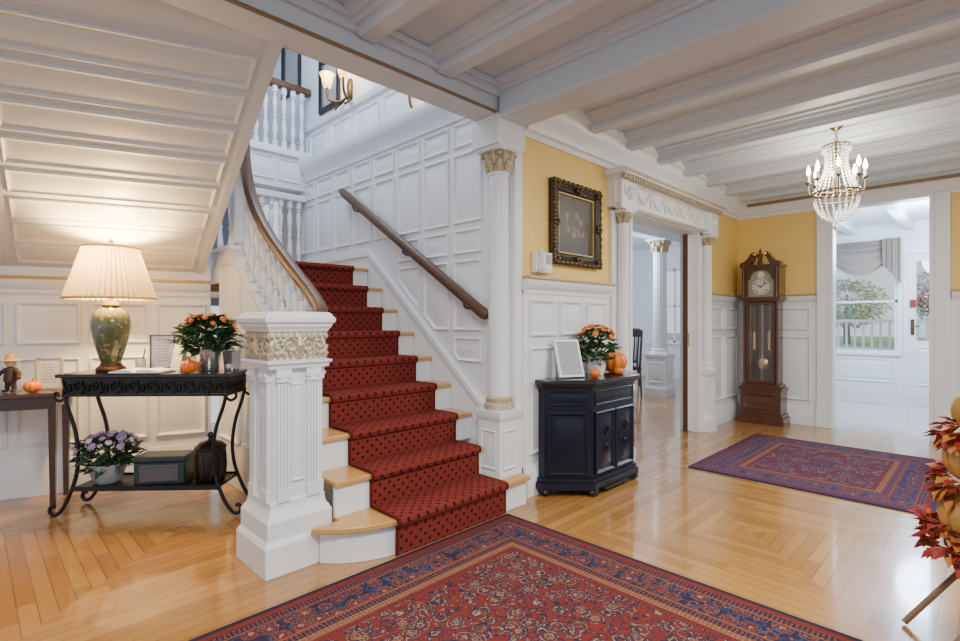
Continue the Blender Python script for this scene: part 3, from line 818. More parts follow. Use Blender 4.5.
# balustrade along the flight
bo = (1.53, 2.95, 0)
t = thing('stair_balustrade', 'curving dark wooden handrail on white turned balusters along the open stair side', 'balustrade', bo)
BX = 1.50
rp = [(1.425, 2.76, 1.29), (1.475, 2.81, 1.36), (1.50, 2.98, 1.47), (BX, 3.27, 1.66), (BX, 3.58, 1.88), (BX, 3.80, 2.08), (BX, 3.95, 2.28), (BX, 4.04, 2.50), (BX, 4.08, 2.78)]
rs = smooth(rp, 6)
build('handrail', MB().tube(rs, .042, 12, flat=1.2), RAILW, t, bo)
def railz(y):
    for a, b in zip(rs, rs[1:]):
        if a.y <= y <= b.y: q = (y-a.y)/(b.y-a.y+1e-6); return a.z+(b.z-a.z)*q, a.x+(b.x-a.x)*q
    return rs[-1].z, rs[-1].x
def bal(h, r=1.0):
    k = h
    return [(.026*r, 0), (.026*r, .10*k), (.013*r, .115*k), (.022*r, .15*k), (.013*r, .17*k), (.024*r, .24*k), (.026*r, .29*k), (.018*r, .38*k), (.012*r, .47*k), (.020*r, .49*k), (.020*r, .51*k), (.012*r, .53*k), (.018*r, .62*k), (.024*r, .72*k), (.022*r, .77*k), (.013*r, .84*k), (.022*r, .86*k), (.013*r, .88*k), (.026*r, .90*k), (.026*r, k)]
y = 3.0
while y < 4.06:
    zb = slope(y)+.098; zr, xr = railz(y)
    build('baluster', MB().lathe(bal(zr-.03-zb, 1.22), (BX, y, zb), 12), WH, t, bo)
    y += .098
build('landing_post', MB().sq([(.055, 0), (.055, 1.0), (.07, 1.02), (.07, 1.05), (.02, 1.09)], (BX, 4.16, 1.905)), WH, t, bo, sm=25)
# handrail on the panelled wall
t = thing('wall_handrail', 'dark wooden handrail on brackets along the white panelled stair wall', 'handrail', (2.67, 2.60, 1.33))
build('rail', MB().tube([(0, 0, 0), (0, .03, .02), (0, 2.0, 1.245), (0, 2.06, 1.28)], [.026, .036, .036, .026], 10, flat=1.2), RAILW, t)
for q in (.12, .5, .9):
    yy, zz = 2.04*q, 1.265*q
    build('bracket', MB().tube(smooth([(.0, yy, zz-.03), (.01, yy, zz-.075), (.05, yy, zz-.09), (.078, yy, zz-.09)], 4), .009, 6), BRONZE, t)
def gallery(name, label, z0, z1, x0_, x1_, y, dark):
    t = thing(name, label, 'balustrade', (x0_, y, z0)); L = x1_-x0_
    build('top_rail', MB().box(0, -.05, z1-z0-.07, L, .05, z1-z0), RAILW if dark else WH2, t, sm=0, bevel=.008)
    build('bottom_rail', MB().box(0, -.035, .0, L, .035, .07), WH2, t, sm=0)
    n = int(L/.105); b0 = None
    for i in range(n):
        if b0 is None: b0 = build('baluster', MB().lathe(bal(z1-z0-.14, 1.2), (0, 0, .07), 12), WH2, t, loc=(.06, 0, 0))
        else: repeat(b0, (.06+i*.105, 0, 0))
gallery('landing_balustrade', 'lower white baluster railing at the back of the stair landing', 1.801, 2.72, 1.56, XB-.01, 5.60, False)
gallery('gallery_balustrade', 'upper gallery railing of white balusters under a dark rail', 3.18, 4.0, .9, XB+.09, 5.68, True)
struct('floor_upper', MB().box(.3, 5.74, 2.86, 2.85, 7.5, 3.18).box(.3, 5.58, 2.78, 2.749, 5.739, 3.18), WH2, 0)
mb = MB()
for i in range(7): mb.panel(rect(.62+i*.3, .88+i*.3, 2.85, 3.10), lambda u, v, h: (u, 5.58-h, v), .7)
mb.box(.3, 5.54, 3.14, 2.66, 5.579, 3.18)
trim(mb, WH2, 20)
struct('floor_landing', MB().box(.3, 5.75, 1.6, 2.85, 7.5, 1.78), OAK, 0)

# upstairs sconces and pictures
def sconce(label, y, z):
    t = thing('wall_sconce', label, 'wall lamp', (2.85, y, z), 0)
    build('backplate', MB().lathe([(.03, 0), (.05, .03), (.05, .2), (.03, .24)], (-.01, 0, -.12), 12, sx=.4), BRONZE, t)
    for k, a in enumerate((-.16, .16)):
        pts = smooth([(-.02, 0, -.05), (-.08, a*.4, -.12), (-.16, a*.9, -.10), (-.18, a, -.02), (-.18, a, .03)], 5)
        build('arm', MB().tube(pts, .014, 6).tube(smooth([(-.05, a*.3, -.11), (-.09, a*.8, -.17), (-.12, a*.6, -.2), (-.10, a*.4, -.17)], 4), .011, 6), BRONZE, t)
        build('shade', MB().lathe([(.035, 0), (.05, .05), (.055, .09), (.08, .14)], (-.18, a, .03), 20, cap=False), SH2, t, solid=.004)
        build('bulb', MB().ball((-.18, a, .09), .022, 8, 6), BULB, t)
    lamp('sconce_light', (2.6, y, z+.14), 9, (1, .72, .42), .05)
sconce('upstairs wall sconce with cream shades beside the dark framed picture', 4.78, 3.72)
sconce('upstairs wall sconce half hidden behind the ceiling beam over the stairs', 3.36, 3.215)
def upic(label, y0, y1, z0, z1):
    t = thing('framed_picture', label, 'picture', (2.85, (y0+y1)/2, (z0+z1)/2)); a = (y1-y0)/2; b = (z1-z0)/2
    f = lambda u, v, h: (-.002-h, -u, v)
    build('frame', MB().rings(rect(-a, a, -b, b), [(0, 0), (0, .03), (.06, .02), (.07, .005)], f, False), BLK, t, sm=20)
    build('print', MB().rings(rect(-a+.06, a-.06, -b+.06, b-.06), [(0, .004), (.08, .006)], f), GREYP, t, sm=0)
upic('black framed picture on the upstairs wall next to the sconce', 4.98, 5.42, 3.64, 4.25)
upic('smaller black framed picture farther along the upstairs wall above gallery rail', 5.9, 6.4, 4.1, 4.85)

# ------------------------------------------------------------------ rugs
def rug(label, x0_, x1_, y0_, y1_, sc, bw, **kw):
    hx, hy = (x1_-x0_)/2, (y1_-y0_)/2
    o = build('rug', MB().box(-hx, -hy, 0, hx, hy, .012), rug_mat('persian_rug', hx, hy, sc, bw, **kw), None, loc=((x0_+x1_)/2, (y0_+y1_)/2, .001), sm=0, bevel=.004)
    tag(o, label, 'rug')
rug('large red and navy patterned rug in front of the stairs', -1.3, 2.55, -2.6, 2.29, 1.4, .26)
rug('smaller red and navy patterned rug on the floor before the tall clock', 4.5, 6.35, .27, 1.9, 1.2, .26, red=(.135, .018, .030), navy=(.016, .024, .10))

# ------------------------------------------------------------------ dark cabinet and what stands on it
t = thing('cabinet', 'blue black cabinet with canted sides standing against the picture wall', 'cabinet', (3.55, 2.40, 0))
cp = [(-.53, 0), (-.53, -.05), (-.28, -.31), (.33, -.31), (.53, -.09), (.53, 0)]
FY = -.31
up = lambda u, v, t_: (u, v, t_)
grow = lambda d: [(a, min(b, 0)) for a, b in inset(cp, -d)]
build('body', MB().prism(cp, up, .10, .80), CABM, t, sm=20)
mb = MB().prism(grow(.035), up, .05, .10).prism(grow(.018), up, .10, .13)
for (a, b) in ((-.53, -.05), (-.28, -.31), (.33, -.31), (.53, -.09)): mb.lathe([(.022, 0), (.045, .015), (.05, .035), (.04, .055)], (a*.97, b*.97, 0), 16)
mb.prism([(-.26, .05), (-.20, .05), (-.12, .025), (.15, .025), (.25, .05), (.31, .05), (.31, .06), (-.26, .06)], lambda u, v, h: (u, FY-.035-h, v), -.03, 0)
build('base', mb, CABM, t, sm=30)
build('top', MB().prism(grow(.012), up, .795, .81).prism(grow(.028), up, .81, .828).prism(grow(.048), up, .828, .862), CABT, t, sm=20, bevel=.006)
ff = lambda u, v, h: (u, FY-h, v)
for sx, w_ in ((-1, (-.255, .02)), (1, (.03, .305))):
    d_ = build('door', MB().panel(rect(w_[0], w_[1], .15, .62), ff, .9), CABM, t, sm=20)
    cxx = sum(w_)/2
    for q in (-1, 1): build('carving', MB().tube([ff(cxx+q*.03*(1-k/16)*cos(k*.5), .39+q*.07+.05*(1-k/16)*sin(k*.5), .018) for k in range(15)], .006, 5), CABM, d_)
    build('knob', MB().ball(((w_[1]-.025) if sx < 0 else (w_[0]+.025), FY-.033, .40), .009, 10, 6), IRON, d_)
build('frieze_panel', MB().panel(rect(-.255, .305, .665, .775), ff, .6), CABM, t, sm=20)
for (p, q) in (((-.53, -.05), (-.28, -.31)), ((.33, -.31), (.53, -.09))):
    p = Vector(p); q = Vector(q); e = (q-p).normalized(); nn = Vector((e.y, -e.x)); L = (q-p).length
    f = lambda u, v, h: (p.x+e.x*u+nn.x*h, p.y+e.y*u+nn.y*h, v)
    mb = MB().panel(rect(.03, L-.03, .15, .62), f, .8).panel(rect(.03, L-.03, .665, .775), f, .6)
    build('side_panel', mb, CABM, t, sm=20)
ZT = .863
t = thing('tabletop_frame', 'white framed notice leaning back on the dark cabinet', 'picture frame', (3.25, 2.26, ZT), R(-25))
T = Matrix.Rotation(R(-20), 4, 'X')
def fr_part(nm, mb, m):
    for i, v in enumerate(mb.v): mb.v[i] = tuple(T @ Vector(v))
    return build(nm, mb, m, t, sm=20)
fr_part('frame', MB().rings(rect(-.105, .105, 0.005, .30), [(0, -.012), (0, .014), (.014, .014), (.018, .004)], lambda u, v, h: (u, -h, v), False), PLAS)
fr_part('notice', MB().rings(rect(-.09, .09, .02, .285), [(0, .004), (.02, .005)], lambda u, v, h: (u, -h, v)), GREYP)
fr_part('back_board', MB().box(-.10, .004, .012, .10, .012, .296), DKP)
build('easel_leg', MB().tube([(0, .08, .20), (0, .13, .005)], .006, 6), DKP, t)

def plant(name, label, loc, pot, pmat, fr, fz0, fz1, nleaf, nfl, frad, fm, lm, ll=.07, group=None, fm2=None):
    t = thing(name, label, 'potted plant', loc, 0, group)
    build('pot', MB().lathe(pot, n=28), pmat, t)
    mb = MB()
    for i in range(nleaf):
        a = random.uniform(0, 2*PI); q = random.random()**.6; hz = random.random()
        zz = fz0+(fz1-fz0)*hz; rr = fr*q*math.sqrt(max(.1, 1-(2*hz-.9)**2*.8))
        mb.leaf((rr*.8*cos(a), rr*.8*sin(a), zz-.03), (cos(a), sin(a), random.uniform(-.3, .8)), ll*random.uniform(.7, 1.2), ll*.5)
    for i in range(8):
        a = i*PI/4; mb.tube([(0, 0, pot[-1][1]-.03), (fr*.4*cos(a), fr*.4*sin(a), fz0+.5*(fz1-fz0))], .004, 5)
    build('foliage', mb, lm, t, sm=0)
    for i in range(nfl):
        a = i*2.4; q = math.sqrt((i+.5)/nfl); rr = fr*q*.92; zz = fz0+(fz1-fz0)*(.55+.5*math.sqrt(max(0, 1-q*q)))
        mb = MB(); dv_ = Vector((cos(a)*q, sin(a)*q, .9-.4*q)).normalized()
        mb.T = Matrix.Translation((rr*cos(a), rr*sin(a), zz)) @ dv_.to_track_quat('Z', 'Y').to_matrix().to_4x4()
        f = frad*random.uniform(.7, 1.2)
        mb.lathe([(f*.2, -f*.5), (f*.8, -f*.15), (f, .0), (f*.7, f*.28), (f*.2, f*.42)], n=24, rib=8, amp=.35)
        build('flower', mb, fm2 if (fm2 and i % 3 == 0) else fm, t)
    return t
plant('potted_mum', 'orange flowering mum in a white pot on the dark cabinet', (3.60, 2.27, ZT), [(.06, 0), (.075, .05), (.085, .14), (.09, .15), (.08, .15), (.075, .12)], CLAY, .175, .13, .385, 280, 17, .029, ORF, LEAF, .085)
def pumpkin(label, loc, r, m=None, stem=True, rib=10):
    t = thing('pumpkin', label, 'pumpkin', loc, random.uniform(0, 3))
    pr = [(r*(sin(PI*j/10)**.75)*1.0+.002, r*.80*(1-cos(PI*j/10))-(r*.10*(1-sin(PI*j/10)) if j > 7 else 0)) for j in range(11)]
    build('body', MB().lathe(pr, n=rib*6, rib=rib, amp=.12), m or PUMP, t, sm=60)
    z = pr[-1][1]
    if stem: build('stem', MB().tube(smooth([(0, 0, z-.01), (0, .01*r, z+r*.2), (r*.12, 0, z+r*.42)], 3), [r*.16]*3+[r*.1]*4, 6), STEM, t)
pumpkin('larger orange pumpkin at the right end of the dark cabinet', (3.88, 2.275, ZT), .112)
pumpkin('tiny orange pumpkin at the front of the dark cabinet beside the leaning frame', (3.41, 2.16, ZT), .042)
pumpkin('tiny orange pumpkin between the white pot and the larger pumpkin', (3.735, 2.14, ZT), .036)

# ------------------------------------------------------------------ on the picture wall
t = thing('painting', 'old still life painting in a heavy dark gilded frame on yellow wall', 'painting', (3.55, YA-.004, 2.08))
f = lambda u, v, h: (u, -h, v)
a, b = .345, .335
build('frame', MB().rings(rect(-a, a, -b, b), [(0, 0), (0, .025), (.012, .042), (.032, .05), (.058, .034), (.08, .038), (.10, .018), (.105, .008)], f, False), FRAMEG, t, sm=30)
mb = MB()
for i in range(84):
    q = i/84*4; s_ = int(q); r_ = (q-s_)*2-1
    x, z = [(r_*a, -b), (a, r_*b), (-r_*a, b), (-a, -r_*b)][s_]
    mb.ball((x*.955, -.042, z*.955), .014+.007*(i % 2), 8, 5)
for x in (-1, 0, 1):
    for z in (-1, 0, 1):
        if x or z:
            for k in range(5):
                an = k*1.257; mb.ball((x*(a-.04)+.026*cos(an), -.048, z*(b-.04)+.026*sin(an)), .018, 8, 5)
build('frame_ornament', mb, FRAMEO, t)
build('gilt_slip', MB().rings(rect(-a+.092, a-.092, -b+.092, b-.092), [(0, .01), (0, .026), (.012, .026), (.016, .01)], f, False), GILT, t, sm=20)
build('canvas', MB().rings(rect(-a+.096, a-.096, -b+.096, b-.096), [(0, .011), (.02, .011)], f), PAINT, t, sm=0)
t = thing('wall_phone', 'small white box with handset on yellow wall left of the painting', 'intercom', (3.09, YA-.002, 1.66))
build('case', MB().box(-.10, -.05, 0, .10, 0, .16), PLAS, t, sm=0, bevel=.008)
build('screen', MB().box(.0, -.056, .07, .08, -.05, .14), GREYP, t, sm=0)
build('handset', MB().tube([(-.06, -.06, .01), (-.06, -.085, .03), (-.06, -.085, .13), (-.06, -.06, .155)], .02, 8), PLAS, t)

# ------------------------------------------------------------------ tall clock
t = thing('grandfather_clock', 'tall mahogany grandfather clock with swan neck pediment in the corner', 'clock', (7.20, 2.07, 0), R(-90))
mb = MB()
mb.box(-.27, -.17, 0, .27, .15, .09).box(-.255, -.155, .09, .255, .14, .13)
mb.box(-.235, -.14, .13, .235, .14, .42); mb.panel(rect(-.19, .19, .18, .38), lambda u, v, h: (u, -.14-h, v), .8)
mb.box(-.25, -.15, .42, .25, .14, .46).box(-.22, -.13, .46, .22, .14, .50)
build('base', mb, MAHO, t, sm=20, bevel=.004)
mb = MB().box(-.19, -.12, .50, -.155, .13, 1.54).box(.155, -.12, .50, .19, .13, 1.54).box(-.155, .10, .50, .155, .13, 1.54)
build('waist', mb, MAHO, t, sm=0, bevel=.003)
d_ = build('door', MB().rings(rect(-.165, .165, .51, 1.53), [(0, 0), (0, .022), (.028, .022), (.033, .0)], lambda u, v, h: (u, -.12-h, v), False), MAHO, t, sm=20)
build('pane', MB().box(-.135, -.128, .535, .135, -.124, 1.505), GLASS, d_, sm=0)
for sx in (-1, 1): build('quarter_column', MB().lathe([(.022, .51), (.017, .55), (.017, 1.49), (.022, 1.53)], (sx*.187, -.115, 0), 12), MAHO, t)
build('pendulum', MB().box(-.008, -.03, .75, .008, -.022, 1.52), BRASS, t, sm=0)
mb = MB(); mb.T = Matrix.Translation((0, -.03, .75)) @ Matrix.Rotation(R(90), 4, 'X'); mb.lathe([(.005, -.012), (.06, -.009), (.072, 0), (.06, .009), (.005, .012)], n=24)
build('pendulum_bob', mb, BRASS, t)
for x in (-.09, 0.09): build('weight', MB().lathe([(.005, .92), (.028, .93), (.028, 1.16), (.005, 1.17), (.002, 1.50)], (x, -.06, 0), 14), BRASS, t)
mb = MB().box(-.21, -.145, 1.54, .21, .14, 1.565).box(-.235, -.165, 1.565, .235, .14, 1.595)
mb.box(-.215, -.13, 1.595, -.155, .14, 1.98).box(.155, -.13, 1.595, .215, .14, 1.98).box(-.155, .06, 1.595, .155, .14, 1.98)
arc = [(-.16, 2.0), (.16, 2.0), (.16, 1.86)]+[(.135*cos(i*PI/12), 1.81+.135*sin(i*PI/12)) for i in range(13)]+[(-.16, 1.86)]
mb.prism(arc[::-1], lambda u, v, h: (u, -.13-h, v), -.02, .005)
mb.box(-.235, -.16, 1.975, .235, .14, 2.005)
build('hood', mb, MAHO, t, sm=20)
for sx in (-1, 1): build('hood_column', MB().lathe([(.02, 1.60), (.014, 1.63), (.014, 1.93), (.02, 1.97)], (sx*.19, -.148, 0), 12), MAHO, t)
build('dial', MB().prism([(-.15, 1.60), (.15, 1.60), (.15, 1.82)]+[(.13*cos(i*PI/12), 1.82+.12*sin(i*PI/12)) for i in range(13)]+[(-.15, 1.82)], lambda u, v, h: (u, -.09-h, v), 0, .006), DIALM, t, sm=0)
mb = MB(); mb.T = Matrix.Translation((0, -.10, 1.725)) @ Matrix.Rotation(R(90), 4, 'X'); mb.lathe([(.100, -.004), (.100, .004)], n=36)
d_ = build('chapter_ring', mb, FACE, t, sm=0)
mb = MB()
for i in range(12):
    an = i*PI/6; mb.T = Matrix.Translation((0, -.106, 1.725)) @ Matrix.Rotation(-an, 4, 'Y')
    for k in range(1+i % 3): mb.box(-.006+k*.007, -.002, .066, -.002+k*.007, 0, .092)
mb.T = None
build('numerals', mb, BLK, d_, sm=0)
mb = MB(); mb.T = Matrix.Translation((0, -.11, 1.725)) @ Matrix.Rotation(R(50), 4, 'Y'); mb.box(-.005, 0, -.01, .005, .002, .08)
mb.T = Matrix.Translation((0, -.11, 1.725)) @ Matrix.Rotation(R(-60), 4, 'Y'); mb.box(-.006, 0, -.01, .006, .002, .055)
build('hands', mb, BLK, d_, sm=0)
mb = MB(); mb.T = Matrix.Translation((0, -.10, 1.875)) @ Matrix.Rotation(R(90), 4, 'X'); mb.lathe([(.042, -.003), (.042, .003)], n=24)
build('moon_disc', mb, FACE, t, sm=0)
for sx in (-1, 1):
    pts = [(sx*.23, 2.005), (sx*.23, 2.035), (sx*.19, 2.045), (sx*.15, 2.075), (sx*.115, 2.13), (sx*.085, 2.165), (sx*.05, 2.165), (sx*.035, 2.14), (sx*.05, 2.115), (sx*.075, 2.10), (sx*.095, 2.05), (sx*.12, 2.005)]
    if sx > 0: pts = pts[::-1]
    build('pediment', MB().prism(pts[::-1], lambda u, v, h: (u, -.145-h, v), -.12, .012), MAHO, t, sm=25)
    mb = MB(); mb.T = Matrix.Translation((sx*.06, -.16, 2.138)) @ Matrix.Rotation(R(90), 4, 'X'); mb.lathe([(.016, -.005), (.022, 0), (.010, .008)], n=14)
    build('rosette', mb, BRASS, t)
build('finial', MB().box(-.025, -.15, 2.005, .025, -.10, 2.07).lathe([(.012, 2.07), (.03, 2.10), (.03, 2.12), (.012, 2.15), (.018, 2.17), (.004, 2.21)], (0, -.125, 0), 14), MAHO, t)

# ------------------------------------------------------------------ chandelier
t = thing('chandelier', 'crystal chandelier with lit candle arms hanging from the beamed ceiling', 'chandelier', (5.13, .92, CZ))
K = .74
build('canopy', MB().lathe([(.06, 0), (.06, -.02), (.035, -.05), (.012, -.07)], n=20), ABRASS, t)
for i in range(3): build('chain_link', MB().tube([(.012*cos(q*PI/4)*(1 if i % 2 else .3), .012*cos(q*PI/4)*(.3 if i % 2 else 1), -.082-i*.026+.018*sin(q*PI/4)) for q in range(8)], .0035, 5, True), ABRASS, t)
build('stem', MB().lathe([(.008, -.15), (.03, -.17), (.015, -.22), (.03, -.30), (.012, -.40), (.02, -.50), (.012, -.60)], n=14), ABRASS, t)
for (rr, zz, sp) in ((.13, -.19, 1), (.225, -.58, 1), (.205, -.64, 0)):
    mb = MB().tube([(K*rr*cos(i*PI/16), K*rr*sin(i*PI/16), zz) for i in range(32)], .007, 6, True)
    if sp:
        for i in range(6): a_ = i*PI/3; mb.tube([(0, 0, zz), (K*rr*cos(a_), K*rr*sin(a_), zz)], .005, 6)
    build('ring', mb, ABRASS, t)
for i in range(8):
    a_ = i*PI/4+.25; q_ = .195
    pts = [(q*cos(a_), q*sin(a_), z) for q, z in ((.15, -.58), (.17, -.60), (.192, -.56), (q_, -.49))]
    ar = build('arm', MB().tube(smooth(pts, 4), .005, 6).lathe([(.006, -.495), (.020, -.485), (.022, -.475), (.01, -.47)], (q_*cos(a_), q_*sin(a_), 0), 12), ABRASS, t)
    build('candle', MB().lathe([(.010, -.475), (.010, -.415)], (q_*cos(a_), q_*sin(a_), 0), 10), CAND, ar)
    build('bulb', MB().lathe([(.006, -.415), (.017, -.39), (.014, -.365), (.002, -.325)], (q_*cos(a_), q_*sin(a_), 0), 10), BULB, ar)
def octa(mb, p, r, e=1.4):
    x, y, z = p; mb.add([(x+r, y, z), (x, y+r, z), (x-r, y, z), (x, y-r, z), (x, y, z+r*e), (x, y, z-r*e)], [(0, 1, 4), (1, 2, 4), (2, 3, 4), (3, 0, 4), (1, 0, 5), (2, 1, 5), (3, 2, 5), (0, 3, 5)])
for i in range(20):
    a_ = i*PI/10
    for fn, nb in ((lambda q: (K*(.13-.05*sin(PI*q)*(1-q)+(.222-.13)*q**3), -.20-.37*q), 15), (lambda q: (K*(.21*cos(q*PI/2)**.6+.004), -.645-.19*q), 12)):
        mb = MB(); pts = []
        for k in range(nb):
            r_, z_ = fn(k/(nb-1)); p_ = (r_*cos(a_), r_*sin(a_), z_); pts.append(p_); octa(mb, p_, .0090)
        mb.tube(pts, .002, 4)
        build('crystal_strand', mb, CRY, t, sm=0)
    mb = MB(); octa(mb, (K*.135*cos(a_), K*.135*sin(a_), -.225), .012, 2.2); build('crystal_drop', mb, CRY, t, sm=0)
mb = MB(); octa(mb, (0, 0, -.87), .028, 1.6); build('crystal_drop', mb, CRY, t, sm=0)
lamp('chandelier_light', (5.13, .92, CZ-.45), 48, (1, .88, .70), .2)

# ------------------------------------------------------------------ iron console table
CZT = .95
tc = Vector((.93, 4.06)); rzc = R(-43)
t = thing('console_table', 'black wrought iron console table with scrolled legs against the left wall', 'console table', (tc.x, tc.y, 0), rzc)
build('top', MB().box(-.56, -.185, .925, .56, .175, CZT), CABT, t, sm=0, bevel=.008)
mb = MB()
for s_ in (-1, 1):
    y_ = s_*.155
    mb.box(-.53, y_-.006, .905, .53, y_+.006, .925).box(-.53, y_-.006, .80, .53, y_+.006, .815)
    mb.box(s_*.53-.006, -.155, .905, s_*.53+.006, .155, .925).box(s_*.53-.006, -.155, .80, s_*.53+.006, .155, .815)
build('apron_frame', mb, IRON, t, sm=0)
mb = MB()
for i in range(9):
    cx = -.47+i*.1175
    for d in (-1, 1):
        mb.tube([(cx+d*(.026+.024*(1-k/16)*cos(k*.55)), -.155, .86+d*.024*(1-k/16)*sin(k*.55)*1.5) for k in range(15)], .006, 6)
    mb.tube([(cx-.058, -.155, .815), (cx-.05, -.155, .86), (cx-.058, -.155, .905)], .006, 6)
mb.box(-.53, -.147, .815, .53, -.145, .905)
for s_ in (-1, 1):
    for i in range(3):
        cy = -.1+i*.1
        mb.tube([(s_*.53, cy+.04*(1-k/18)*cos(k*.55), .86+.036*(1-k/18)*sin(k*.55)) for k in range(17)], .006, 6)
    mb.box(s_*.528-.001, -.15, .815, s_*.528+.001, .15, .905)
build('apron_scrollwork', mb, IRON, t)
for sx in (-1, 1):
    for sy in (-1, 1):
        lg = [(.52, .80), (.50, .72), (.455, .58), (.435, .42), (.45, .27), (.50, .13), (.545, .05), (.585, .02), (.615, .04), (.61, .075), (.585, .075)]
        mb = MB().tube(smooth([(sx*a_, sy*.145, z_) for a_, z_ in lg], 5), .0125, 8)
        mb.tube(smooth([(sx*.51, sy*.145, .80), (sx*.55, sy*.145, .77), (sx*.585, sy*.145, .79), (sx*.58, sy*.145, .825), (sx*.555, sy*.145, .815)], 5), .010, 8)
        build('leg', mb, IRON, t)
mb = MB().box(-.47, -.15, .185, .47, .15, .20); mb.box(-.475, -.16, .18, .475, -.15, .21).box(-.475, .15, .18, .475, .16, .21)
build('lower_shelf', mb, IRON, t, sm=0)
cax = Vector((cos(rzc), sin(rzc))); cay = Vector((-sin(rzc), cos(rzc)))
def on(u, v, z=CZT): q = tc+cax*u+cay*v; return (q.x, q.y, z+.001)
lp = on(-.335, .02)
t = thing('table_lamp', 'lit table lamp with pleated cream shade and green gold vase base', 'lamp', lp)
build('foot', MB().lathe([(.085, 0), (.09, .015), (.08, .03), (.065, .04), (.06, .055)], n=28), BRONZE, t)
build('vase', MB().lathe([(.058, .055), (.066, .08), (.094, .18), (.116, .29), (.118, .34), (.105, .39), (.072, .425), (.053, .44), (.06, .455)], n=36), VASE, t)
build('neck', MB().lathe([(.05, .455), (.045, .475), (.014, .485), (.012, .56)], n=20), BRASS, t)
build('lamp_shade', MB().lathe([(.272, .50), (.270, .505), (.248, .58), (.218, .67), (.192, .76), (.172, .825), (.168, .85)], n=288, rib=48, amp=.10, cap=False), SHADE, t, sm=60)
build('shade_rim', MB().tube([(.264*cos(i*PI/24), .264*sin(i*PI/24), .50) for i in range(48)], .010, 6, True), STRAW, t)
build('shade_rim', MB().tube([(.162*cos(i*PI/24), .162*sin(i*PI/24), .85) for i in range(48)], .009, 6, True), STRAW, t)
build('harp', MB().tube(smooth([(-.02, 0, .54), (-.06, 0, .66), (-.04, 0, .80), (0, 0, .85), (.04, 0, .80), (.06, 0, .66), (.02, 0, .54)], 4), .004, 5), BRASS, t)
build('bulb', MB().ball((0, 0, .64), .032, 12, 8, 1.2), BULB2, t)
build('finial', MB().lathe([(.006, .85), (.012, .885), (.014, .90), (.004, .915)], n=10), BRASS, t)
lamp('table_lamp_light', (lp[0], lp[1], lp[2]+.75), 125, (1, .64, .28), .05)
t = thing('guest_book', 'open white guest book lying on the black console table', 'book', on(-.06, -.09), rzc)
for s_ in (-1, 1):
    pg = [(0, .006), (s_*.03, .024), (s_*.09, .026), (s_*.16, .014), (s_*.165, .004), (0, .004)]
    if s_ > 0: pg = pg[::-1]
    build('page_block', MB().prism(pg, lambda u, v, h: (u, h, v), -.085, .085), PAPER, t, sm=40)
build('cover', MB().box(-.175, -.09, 0, .175, .09, .004), CABT, t, sm=0)
def lines(parent, x0_, x1_, z0_, z1_, n, yy):
    mb = MB()
    for i in range(n):
        z = z1_-(z1_-z0_)*i/(n-1); k = .5+.5*random.random()
        mb.box(-(x1_-x0_)*.5*k, yy-.0008, z, (x1_-x0_)*.5*k, yy, z+.004)
    build('printed_lines', mb, INK, parent, sm=0)
t = thing('sign_holder', 'upright grey white card in dark edged stand between lamp and flowers', 'sign', on(-.04, .115), rzc+.1)
cd_ = build('card', MB().box(-.075, 0, .012, .075, .004, .24), PAPER2, t, sm=0)
build('stand', MB().box(-.08, -.03, 0, .08, .035, .01).rings(rect(-.083, .083, .008, .248), [(0, -.008), (0, .006), (.009, .006), (.009, -.001)], lambda u, v, h: (u, -h, v), False), DKP, t, sm=0)
lines(cd_, -.055, .055, .06, .21, 8, -.0002)
t = thing('brochure', 'folded white brochure standing open beside the upright card', 'brochure', on(.085, .10), rzc-.1)
build('front_leaf', MB().prism([(-.035, 0), (.035, 0), (.035, .19), (-.035, .19)], lambda u, v, h: (u, -.05+.05*v/.19+h, v), 0, .002), PAPER, t, sm=0)
build('back_leaf', MB().prism([(-.035, 0), (.035, 0), (.035, .19), (-.035, .19)], lambda u, v, h: (u, .056-.05*v/.19+h, v), 0, .002), PAPER2, t, sm=0)
t = thing('pen_cup', 'small white cup standing behind the guest book beside the lamp base', 'cup', on(-.165, .07))
build('cup', MB().lathe([(.026, 0), (.032, .01), (.034, .08), (.031, .08), (.028, .012)], n=18), CLAY, t)
build('pen', MB().tube([(0, 0, .012), (.03, .01, .15)], .004, 6), BLK, t)
plant('orange_flower_arrangement', 'orange mums in a silver bucket on the black console table', on(.32, .03), [(.065, 0), (.07, .01), (.085, .15), (.09, .155), (.08, .155), (.07, .12)], SILV, .205, .15, .38, 320, 20, .027, ORF, LEAF2, .10)
pumpkin('small orange pumpkin in front of the silver flower bucket', on(.27, -.12), .055)
t = thing('small_pail', 'little silver pail right of the flower bucket on the console table', 'pail', on(.48, .03))
build('body', MB().lathe([(.045, 0), (.048, .01), (.058, .13), (.062, .135), (.055, .135), (.05, .02)], n=24), SILV, t)
build('handle', MB().tube(smooth([(-.058, 0, .12), (-.05, -.02, .19), (0, -.03, .21), (.05, -.02, .19), (.058, 0, .12)], 4), .003, 5), SILV, t)
ZS = .20
plant('purple_flower_pot', 'lilac flowers in a grey ceramic pot on the console lower shelf', on(-.33, -.02, ZS), [(.07, 0), (.085, .02), (.11, .10), (.115, .13), (.10, .13), (.09, .10)], GPOT, .21, .12, .32, 260, 26, .028, PUF, LEAF2, .09, None, PKF)
t = thing('storage_tin', 'dark teal tin box with grey front panel on the lower shelf', 'box', on(.06, -.03, ZS), rzc+.1)
build('body', MB().box(-.16, -.09, 0, .16, .09, .15), BOXM, t, sm=0, bevel=.012); build('lid', MB().box(-.165, -.095, .15, .165, .095, .19), BOXM, t, sm=0, bevel=.012)
build('front_panel', MB().rings(rect(-.12, .12, .025, .135), [(0, 0), (0, .004), (.01, .006), (.016, .002)], lambda u, v, h: (u, -.09-h, v)), DKP, t, sm=0)
